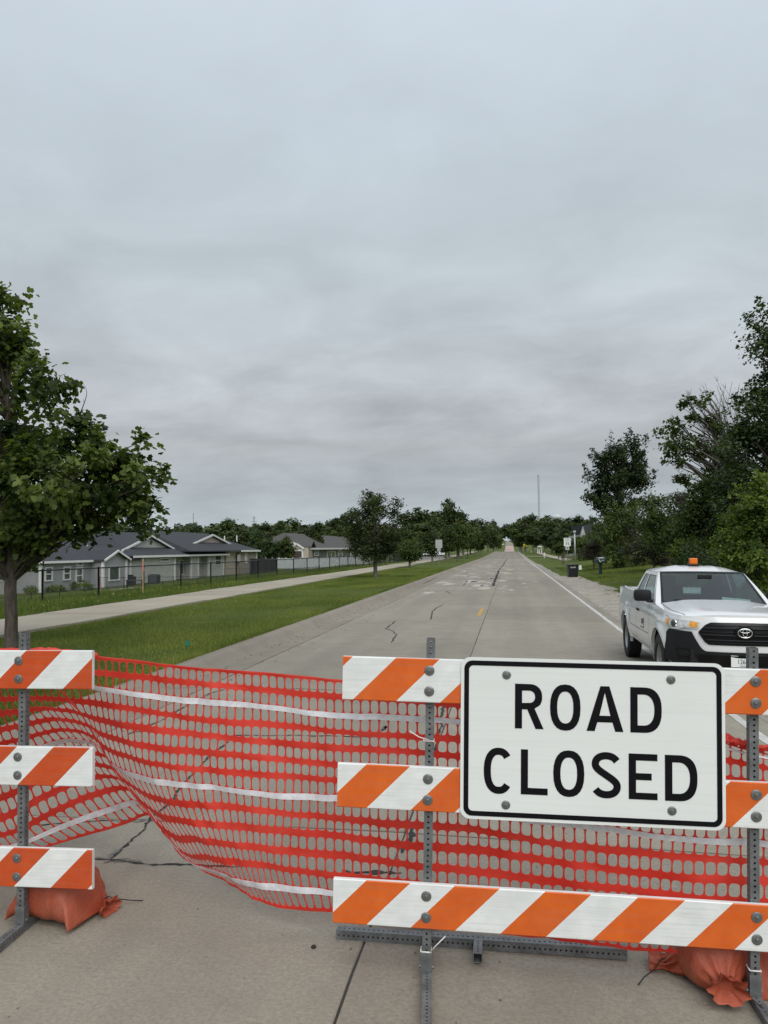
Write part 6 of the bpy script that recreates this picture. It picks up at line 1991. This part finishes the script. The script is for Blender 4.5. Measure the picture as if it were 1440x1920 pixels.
# ---- ROAD CLOSED sign
def road_sign():
    Mb = Matrix.Translation(RB.location) @ RB.rotation_euler.to_matrix().to_4x4()
    p0 = Mb @ Vector((0, -.0545, 0)); nb = (Mb.to_3x3() @ Vector((0, 1, 0))); d = ray(1107.5, 1391)
    c = CAMP + d*((p0-CAMP).dot(nb)/d.dot(nb))
    W, Hh = 1.178, .738
    root = empty('road_closed_sign', c, (0, .026, .06), 'large white ROAD CLOSED sign bolted across the long barricade', 'sign')
    def rrect(w_, h_, r, n=7):
        P = []
        for cx, cy, a0 in ((w_/2-r, h_/2-r, 0), (-w_/2+r, h_/2-r, 90), (-w_/2+r, -h_/2+r, 180), (w_/2-r, -h_/2+r, 270)):
            P += [(cx+r*math.cos(R(a0+90*k/n)), cy+r*math.sin(R(a0+90*k/n))) for k in range(n+1)]
        return P
    MB().prism(rrect(W, Hh, .045), 'y', -.002, .002).build('panel', M['sign_white'], root)
    FM = lambda x, z, y=-.0034: Matrix.Translation((x, y, z)) @ Matrix.Rotation(PI/2, 4, 'X')
    shape2d([rrect(W-.030, Hh-.030, .037), rrect(W-.074, Hh-.074, .020)], M['sign_black'], root, FM(0, 0), 'border')
    T = .158                                        # stroke width of the letters, in letter heights
    def ell(cx, cy, a, b, a0, a1, n=24, e=2.35):
        P = []
        for k in range(n+1):
            t = R(a0+(a1-a0)*k/n); c_, s_ = math.cos(t), math.sin(t)
            P.append((cx+a*math.copysign(abs(c_)**(2/e), c_), cy+b*math.copysign(abs(s_)**(2/e), s_)))
        return P
    def stroke(P, t):
        Lf = []; Rt = []
        for i, p in enumerate(P):
            a = P[max(0, i-1)]; b = P[min(len(P)-1, i+1)]
            dx, dy = b[0]-a[0], b[1]-a[1]; l = math.hypot(dx, dy) or 1
            Lf.append((p[0]-dy/l*t/2, p[1]+dx/l*t/2)); Rt.append((p[0]+dy/l*t/2, p[1]-dx/l*t/2))
        return Lf+Rt[::-1]
    def letter(ch, w_):
        t = T
        if ch == 'O': return [ell(w_/2, .5, w_/2, .515, 0, 360)[:-1], ell(w_/2, .5, w_/2-t, .515-t, 0, 360)[:-1]]
        if ch == 'D':
            k = w_*.42
            o = [(0, 0), (0, 1)]+ell(k, .5, w_-k, .5, 90, -90, 24, 2.5)
            i = [(t, t), (t, 1-t)]+ell(k, .5, w_-k-t, .5-t, 90, -90, 24, 2.3)
            return [o, i]
        if ch == 'R':
            k = w_*.50
            o = [(0, 0), (0, 1)]+ell(k, .715, w_*.97-k, .285, 90, -38, 16, 2.3)+[(w_*.70, .455), (w_*1.02, 0), (w_*1.02-t*1.12, 0), (w_*.44, .43), (t, .43), (t, 0)]
            i = [(t, .43+t*.9), (t, 1-t*.95)]+ell(k, .715, w_*.97-k-t, .285-t*.93, 90, -90, 14, 2.2)
            return [o, i]
        if ch == 'A':
            c_ = w_/2; a = t*.62
            o = [(0, 0), (c_-a, 1), (c_+a, 1), (w_, 0), (w_-t*1.12, 0), (w_-t*1.12-(.20*(c_-a)), .20), (t*1.12+(.20*(c_-a)), .20), (t*1.12, 0)]
            sl = (c_-a)
            i = [(t*1.12+.345*sl, .345), (w_-t*1.12-.345*sl, .345), (c_, .86)]
            return [o, i]
        if ch == 'L': return [[(0, 0), (0, 1), (t, 1), (t, t*.93), (w_, t*.93), (w_, 0)]]
        if ch == 'E': return [[(0, 0), (0, 1), (w_, 1), (w_, 1-t*.93), (t, 1-t*.93), (t, .5+t*.47), (w_*.80, .5+t*.47), (w_*.80, .5-t*.47), (t, .5-t*.47), (t, t*.93), (w_, t*.93), (w_, 0)]]
        if ch == 'C': return [stroke(ell(w_*.52, .5, w_*.52-t/2, .515-t/2, 42, 318, 34), t)]
        if ch == 'S':
            P = ell(w_/2, .735, w_/2-t*.5, .28-t/2, 22, 205, 20, 2.2)
            Q = ell(w_/2, .265, w_/2-t*.5, .28-t/2, 25, -158, 20, 2.2)
            # spine between the two bowls
            a, b = P[-1], Q[0]
            mid = [(a[0]+(b[0]-a[0])*k/7, a[1]+(b[1]-a[1])*(k/7)) for k in range(1, 7)]
            pts = P+mid+Q
            sm = list(pts)
            for _ in range(6):
                sm = [sm[0]]+[((sm[i-1][0]+2*sm[i][0]+sm[i+1][0])/4, (sm[i-1][1]+2*sm[i][1]+sm[i+1][1])/4) for i in range(1, len(sm)-1)]+[sm[-1]]
            return [stroke(sm, t)]
    HL = .203
    x_of = lambda q: (q-47)/1188*W - W/2
    for word, y0 in (((('R', 297, 425), ('O', 457, 595), ('A', 622, 787), ('D', 818, 957)), Hh/2-Hh*.157-HL),
                     ((('C', 155, 285), ('L', 325, 447), ('O', 472, 612), ('S', 643, 777), ('E', 810, 937), ('D', 970, 1112)), Hh/2-Hh*.560-HL)):
        for ch, a, b in word:
            w_ = (x_of(b)-x_of(a))/HL
            o = shape2d([[(px_*HL, py_*HL) for px_, py_ in lp] for lp in letter(ch, w_)], M['sign_black'], root, FM(x_of(a), y0), 'letter', .0005)
    for qx, qz in ((258, .105), (998, .105), (257, .905), (1000, .895)):
        o = link('bolt', MESH['bolt'], root, (x_of(qx), -.0022, Hh/2-Hh*qz), (PI/2, 0, 0), (.85, .85, .85))
road_sign()

# ---- orange safety fence
def hermite(k, P, x):
    """piecewise cubic through P at knots k (monotone-ish finite difference tangents); P (n, ..., d), x (m)"""
    k = np.asarray(k, float); P = np.asarray(P, float); x = np.clip(np.asarray(x, float), k[0], k[-1])
    d = (P[1:]-P[:-1])/(k[1:]-k[:-1]).reshape(-1, *([1]*(P.ndim-1)))
    T = np.empty_like(P); T[0] = d[0]; T[-1] = d[-1]
    h = (k[1:]-k[:-1]).reshape(-1, *([1]*(P.ndim-1)))
    T[1:-1] = (d[:-1]*h[1:]+d[1:]*h[:-1])/(h[1:]+h[:-1])
    i = np.clip(np.searchsorted(k, x, 'right')-1, 0, len(k)-2)
    hh = (k[i+1]-k[i]); u = ((x-k[i])/hh)
    sh = (-1, *([1]*(P.ndim-1))); u = u.reshape(sh); hh = hh.reshape(sh)
    return (2*u**3-3*u**2+1)*P[i]+(u**3-2*u**2+u)*hh*T[i]+(-2*u**3+3*u**2)*P[i+1]+(u**3-u**2)*hh*T[i+1]
def safety_fence():
    V5 = [0, 2, 7, 12, 13]
    cols = [  # (x, y, Y) at the top edge, tape 1, tape 2, tape 3, bottom edge
        [(1560, 1440, 3.87), (1560, 1452, 3.87), (1560, 1597, 3.87), (1560, 1785, 3.87), (1560, 1822, 3.87)],
        [(1400, 1398, 3.85), (1400, 1412, 3.85), (1400, 1578, 3.85), (1400, 1762, 3.85), (1400, 1797, 3.85)],
        [(1340, 1378, 3.84), (1345, 1400, 3.84), (1340, 1575, 3.84), (1335, 1757, 3.85), (1335, 1792, 3.85)],
        [(1170, 1340, 3.82), (1170, 1385, 3.82), (1170, 1560, 3.82), (1170, 1742, 3.87), (1170, 1779, 3.88)],
        [(1000, 1308, 3.80), (1000, 1366, 3.80), (1000, 1536, 3.82), (1000, 1722, 3.90), (1000, 1757, 3.91)],
        [(860, 1290, 3.80), (860, 1353, 3.80), (860, 1517, 3.84), (860, 1703, 3.93), (860, 1738, 3.94)],
        [(730, 1280, 3.83), (730, 1345, 3.84), (730, 1507, 3.88), (730, 1690, 3.97), (730, 1724, 3.98)],
        [(635, 1275, 3.92), (635, 1340, 3.92), (635, 1498, 3.94), (640, 1676, 4.0), (645, 1711, 4.0)],
        [(520, 1263, 4.05), (520, 1328, 4.04), (520, 1489, 4.03), (525, 1665, 4.05), (540, 1704, 4.05)],
        [(420, 1254, 4.10), (420, 1319, 4.10), (420, 1479, 4.08), (460, 1652, 4.12), (478, 1684, 4.14)],
        [(320, 1246, 4.12), (320, 1309, 4.14), (320, 1469, 4.18), (405, 1634, 4.26), (425, 1655, 4.30)],
        [(235, 1237, 4.10), (235, 1297, 4.14), (256, 1454, 4.32), (360, 1617, 4.45), (372, 1625, 4.46)],
        [(165, 1229, 4.05), (170, 1288, 4.12), (208, 1430, 4.50), (306, 1560, 4.62), (326, 1588, 4.64)],
        [(110, 1222, 4.0), (116, 1284, 4.08), (184, 1398, 4.62), (262, 1506, 4.78), (288, 1530, 4.80)],
        [(55, 1217, 3.97), (62, 1281, 4.06), (130, 1388, 4.68), (205, 1517, 4.84), (232, 1547, 4.86)],
        [(0, 1216, 3.95), (5, 1281, 4.05), (60, 1408, 4.66), (130, 1544, 4.82), (160, 1568, 4.84)],
        [(-60, 1216, 3.93), (-55, 1281, 4.03), (-10, 1430, 4.62), (55, 1577, 4.78), (80, 1591, 4.80)],
        [(-130, 1217, 3.93), (-120, 1283, 4.03), (-80, 1452, 4.58), (-20, 1600, 4.74), (0, 1616, 4.76)]]
    P = np.array([[at_Y(*c) for c in col] for col in cols])          # (n, 5, 3)
    seg = np.linalg.norm(P[1:, 2]-P[:-1, 2], axis=1)*.5+np.linalg.norm(P[1:, 1]-P[:-1, 1], axis=1)*.5
    s = np.concatenate([[0], np.cumsum(seg)])
    pitch = .0505
    NC = int(s[-1]/pitch); NV = 13
    SU, SV = 6, 8
    sx = np.linspace(0, NC*pitch, NC*SU+1)
    A = hermite(s, P, sx)                                             # (ns, 5, 3)
    vx = np.linspace(0, NV, NV*SV+1)
    G = hermite(V5, A.transpose(1, 0, 2), vx).transpose(1, 0, 2)     # (ns, nv, 3)
    # slight flutter of the loose plastic
    Sg, Vg = np.meshgrid(sx, vx, indexing='ij')
    G[:, :, 1] += .006*np.sin(Sg*9+Vg*.7)+.004*np.sin(Sg*23+Vg*1.7)
    G[:, :, 2] += .004*np.sin(Sg*5.5+Vg*2.1)
    G[:, :, 1] += .005*np.sin(Sg*41+np.sin(Vg*.8)*1.5)*np.sin(Sg*3.1+1)**2+.003*np.sin(Vg*3.7+Sg*6)
    def ev(u, v):
        u = np.clip(np.asarray(u)*SU, 0, NC*SU-1e-6); v = np.clip(np.asarray(v)*SV, 0, NV*SV-1e-6)
        i = u.astype(int); j = v.astype(int); fu = (u-i)[..., None]; fv = (v-j)[..., None]
        return G[i, j]*(1-fu)*(1-fv)+G[i+1, j]*fu*(1-fv)+G[i, j+1]*(1-fu)*fv+G[i+1, j+1]*fu*fv
    # cell template: square ring around a rounded hole
    n = 16
    ang = np.linspace(0, 2*PI, n, endpoint=False)
    c, sn = np.cos(ang), np.sin(ang)
    sq = np.maximum(np.abs(c), np.abs(sn)); ox, oy = .5+.5*c/sq, .5+.5*sn/sq
    def ring(hw, hh, e=3.2):
        return .5+hw*np.sign(c)*np.abs(c)**(2/e), .5+hh*np.sign(sn)*np.abs(sn)**(2/e)
    corner = [(0, 0), (1, 0), (1, 1), (0, 1)]
    rng = np.random.default_rng(3)
    VV = []; FF = []; off = 0
    ft = np.array([[k, (k+1) % n, n+(k+1) % n, n+k] for k in range(n)])
    cf = []
    for j in range(NV):
        for i in range(NC):
            hh = (.325 if j not in (1, 2, 6, 7, 11, 12) else .36)+rng.uniform(-.012, .012)
            hw = .432+rng.uniform(-.012, .012)
            ix, iy = ring(hw, hh)
            # shift holes off the tape rows
            u = np.concatenate([i+ox, i+ix]); v = np.concatenate([j+oy, j+iy])
            VV.append(ev(u, v)); FF.append(ft+off); off += 2*n
            # square the ring corners
    root = empty('safety_fence', at_ground(640, 1730), (0, 0, 0), 'orange plastic mesh safety fence sagging between the two barricades', 'safety fence')
    org = np.array(root.location)
    V = np.concatenate(VV)-org; Fc = np.concatenate(FF)
    # corner fillers (the ring template cuts the cell corners)
    cv = []; cfc = []
    _, first, inv = np.unique(np.round(V, 4), axis=0, return_index=True, return_inverse=True)
    V = V[first]; Fc = inv.reshape(-1)[Fc]
    me = np_mesh('netting', V, Fc, M['net'])
    o = link('netting', me, root); solidify(o, .0016)
    pv = []; pf = []; o2 = 0
    iu = np.arange(NC+1)
    for j in range(0, NV+1):
        for i in range(0, NC+1):
            pass
    def strip(v0, v1, off_y, name, mat, thick, wig=0.0):
        u = np.linspace(0, NC, NC*3+1)
        a = ev(u, np.full_like(u, v0)); b = ev(u, np.full_like(u, (v0+v1)/2)); c_ = ev(u, np.full_like(u, v1))
        t = np.gradient(b, axis=0); up = a-c_
        nn = np.cross(t, up); nn /= np.linalg.norm(nn, axis=1, keepdims=True)+1e-9
        nn *= np.sign(-(nn*(b-np.array(CAMP))).sum(1, keepdims=True))
        dirs = np.stack([a, b, c_], 1)+nn[:, None]*off_y
        dirs = dirs-org
        m = len(u)
        V = dirs.reshape(-1, 3); q = np.arange(m*3).reshape(m, 3)
        Fq = np.concatenate([np.stack([q[:-1, k], q[1:, k], q[1:, k+1], q[:-1, k+1]], -1) for k in range(2)])
        ob = link(name, np_mesh(name, V, Fq, mat), root); solidify(ob, thick)
    for v in (2, 7, 12): strip(v-.15, v+.17, .005, 'reflective_tape', M['tape'], .001)
    strip(-.0, .10, .002, 'top_hem', M['net'], .004)
    strip(12.9, 13.0, .002, 'bottom_hem', M['net'], .004)
    # rolled, crumpled top edges
    def roll(pts, r, seed, name='rolled_edge'):
        rg = random.Random(seed)
        Q = [at_Y(*p)-root.location for p in pts]
        d = []
        for a, b in zip(Q, Q[1:]):
            for k in range(8): d.append(a.lerp(b, k/8)+Vector((0, rg.uniform(-1, 1), rg.uniform(-1, 1)))*r*.35)
        d.append(Q[-1])
        MB().tube(d, [r*rg.uniform(.6, 1.25)*(.35 if i in (0, len(d)-1) else 1) for i in range(len(d))], 7).build(name, M['net'], root, smooth='all', fixn=False)
    roll([(-130, 1220, 3.86), (-40, 1221, 3.86), (40, 1220, 3.86), (90, 1219, 3.87), (140, 1224, 3.92), (185, 1231, 4.02)], .016, 1)
    roll([(1330, 1376, 3.82), (1370, 1386, 3.82), (1400, 1396, 3.83), (1425, 1404, 3.84), (1500, 1412, 3.84)], .018, 2)
    roll([(1340, 1385, 3.80), (1375, 1390, 3.80), (1405, 1402, 3.81), (1440, 1400, 3.82), (1500, 1418, 3.82)], .011, 3)
    roll([(110, 1290, 4.04), (150, 1335, 4.12), (185, 1392, 4.35), (206, 1430, 4.48), (262, 1500, 4.66), (300, 1552, 4.70)], .0045, 4, 'fold_edge')
safety_fence()

# ---- sandbags
def sandbag(lab, loc, rotz, L, W, Hh, seed, neck=True, tilt=0.0, lift=0.0, group='orange sandbags at the barricade feet'):
    rg = random.Random(seed)
    root = empty('sandbag', loc, (0, tilt, rotz), lab, 'sandbag', group)
    rows = []; nt_, na = 44, 40
    for i in range(nt_+1):
        t = i/nt_
        if neck:
            kb = min(1, max(0, t/.70))
            wd = W/2*np.interp(t, [0, .03, .10, .30, .52, .66, .74, .80, .83], [.25, .62, .90, 1.0, .98, .78, .45, .20, .17])
            ht = Hh*np.interp(t, [0, .03, .10, .30, .52, .66, .74, .80, .83], [.10, .45, .82, 1.0, .96, .74, .46, .26, .22])
            if t > .83:
                q = (t-.83)/.17
                wd = W/2*(.17+.36*q**.8); ht = Hh*(.22+.16*q**.8)
        else:
            e = abs(2*t-1)
            wd = W/2*(1-.10*(1-e**4)*0+ .05*e**6 - .02); ht = Hh*max(.035, (1-e**2.6)**.62)
        row = []
        for k in range(na):
            a = 2*PI*k/na
            ca, sa = math.cos(a), math.sin(a)
            ex = .72 if (t < .83 or not neck) else 1.0
            y = wd*math.copysign(abs(ca)**ex, ca)
            zc = ht*.5*(1+math.copysign(abs(sa)**ex, sa))
            x = (t-.5)*L
            wr = noise.noise(Vector((x*14+seed, y*14, zc*14)))*.012 + abs(noise.noise(Vector((x*30+seed, y*11, zc*11))))*.009 + noise.noise(Vector((x*5+seed*3, y*5, zc*5)))*.020
            if neck:
                pl = math.exp(-((t-.80)/.13)**2)
                wr += .013*pl*math.sin(a*9+seed+2*noise.noise(Vector((a, seed, 0))))+.012*pl*noise.noise(Vector((math.cos(a)*4, math.sin(a)*4+seed, t*5)))*2
            else:
                pl = math.exp(-((abs(2*t-1)-1)/.30)**2)
                wr += .008*pl*math.sin(y*75+seed)
            zc += lift*float(sst(np.float64(t), .45, .85))
            if neck and t > .84: wr = wr*1.2+(t-.84)/.16*W*.085*(math.sin(a*6+seed)+.6*math.sin(a*11+2*seed))*.5
            y += ca*wr; zc += sa*wr*(1 if sa > 0 else .3)
            row.append((x+.008*noise.noise(Vector((t*9, a*2, seed))), y, max(zc, .004)))
        rows.append(row)
    m = MB().grid(rows, closed=True)
    if not (neck): m.add(rows[0], [tuple(range(na))]); m.add(rows[-1], [tuple(range(na))[::-1]])
    else:
        m.add(rows[0], [tuple(range(na))])
        cen = Vector((0, 0, 0))
        for q in rows[-1]: cen += Vector(q)/na
        inn = [Vector(q).lerp(cen, .62)+Vector((-.055, 0, 0)) for q in rows[-1]]
        m.grid([rows[-1], inn], closed=True); m.add(inn, [tuple(range(na))])
    m.build('bag', M['bag'], root, smooth='all', fixn=False)
    if neck:
        i = int(.82*nt_); x = (.82-.5)*L
        rr = W*.09
        MB().tube([(x, rr*1.15*math.cos(q), Hh*.12+Hh*.13*math.sin(q)) for q in np.linspace(0, 2*PI, 15)], .005, 5, cap=False).tube(
            [(x, 0, Hh*.26), (x+.02, .04, Hh*.34), (x+.05, .09, Hh*.2), (x+.10, .15, .02), (x+.13, .20, .004)], .0028, 5).build('twine', M['bagtie'], root, smooth='all', fixn=False)
    return root
def bags():
    g = at_ground
    p = g(86, 1738)+Vector((0, .12, 0)); p.z = 0.02
    sandbag('dull orange sandbag with flat sewn ends slumped against the left post foot', p, R(-10), .42, .31, .26, 1, False, 0)
    p = g(140, 1712)+Vector((0, .06, 0)); p.z = .0
    sandbag('orange sandbag with its tied neck lying out to the side, behind the flat one', p, R(-14), .44, .26, .22, 2, True)
    p = g(1352, 1872); p.z = float(crown(p.x))
    sandbag('bright orange sandbag with its puckered mouth towards the viewer at the right post foot', p+Vector((0, .10, 0)), R(-86), .44, .29, .28, 3, True, .0, .035)
    p = g(1292, 1832); p.z = float(crown(p.x))
    sandbag('orange sandbag with its flat tail pointing left under the bottom rail', p+Vector((.04, .05, 0)), R(172), .42, .24, .17, 4, True)
    p = g(1452, 1850); p.z = float(crown(p.x))
    sandbag('orange sandbag at the picture edge on the outer side of the right post', p+Vector((.05, .1, 0)), R(75), .50, .30, .21, 5, False)
    p = g(800, 1752); p.z = float(crown(p.x))
    sandbag('dark orange sandbag lying behind the steel beam under the bottom rail', p+Vector((0, .22, 0)), R(4), .58, .28, .15, 6, True)
bags()
# ---- loose steel base lying on the road
def base_frame():
    a = at_ground(632, 1757); b = at_ground(1175, 1797)
    a.z = float(crown(a.x)); b.z = float(crown(b.x))
    c = (a+b)/2; d = b-a
    root = empty('steel_base', c, (0, .014, math.atan2(d.y, d.x)), 'loose perforated steel beam with a short stub lying behind the barricade foot', 'steel frame')
    L = d.length
    perf_tube(L, .050).build('beam', M['galv'], root, (-L/2, 0, .026), (0, PI/2, 0), fixn=False)
    perf_tube(.15, .044).build('stub', M['galv'], root, (.0, -.025, .030), (PI/2-.05, 0, 0), fixn=False)
base_frame()
def bits():
    p = at_ground(588, 1777)
    o = MB().lathe([(0, 0), (.012, .001), (.014, .006), (.008, .012), (0, .013)], 9).build('pebble', M['crack'], None, p, smooth='all'); tag(o, 'small dark pebble alone on the near concrete', 'pebble')
bits()
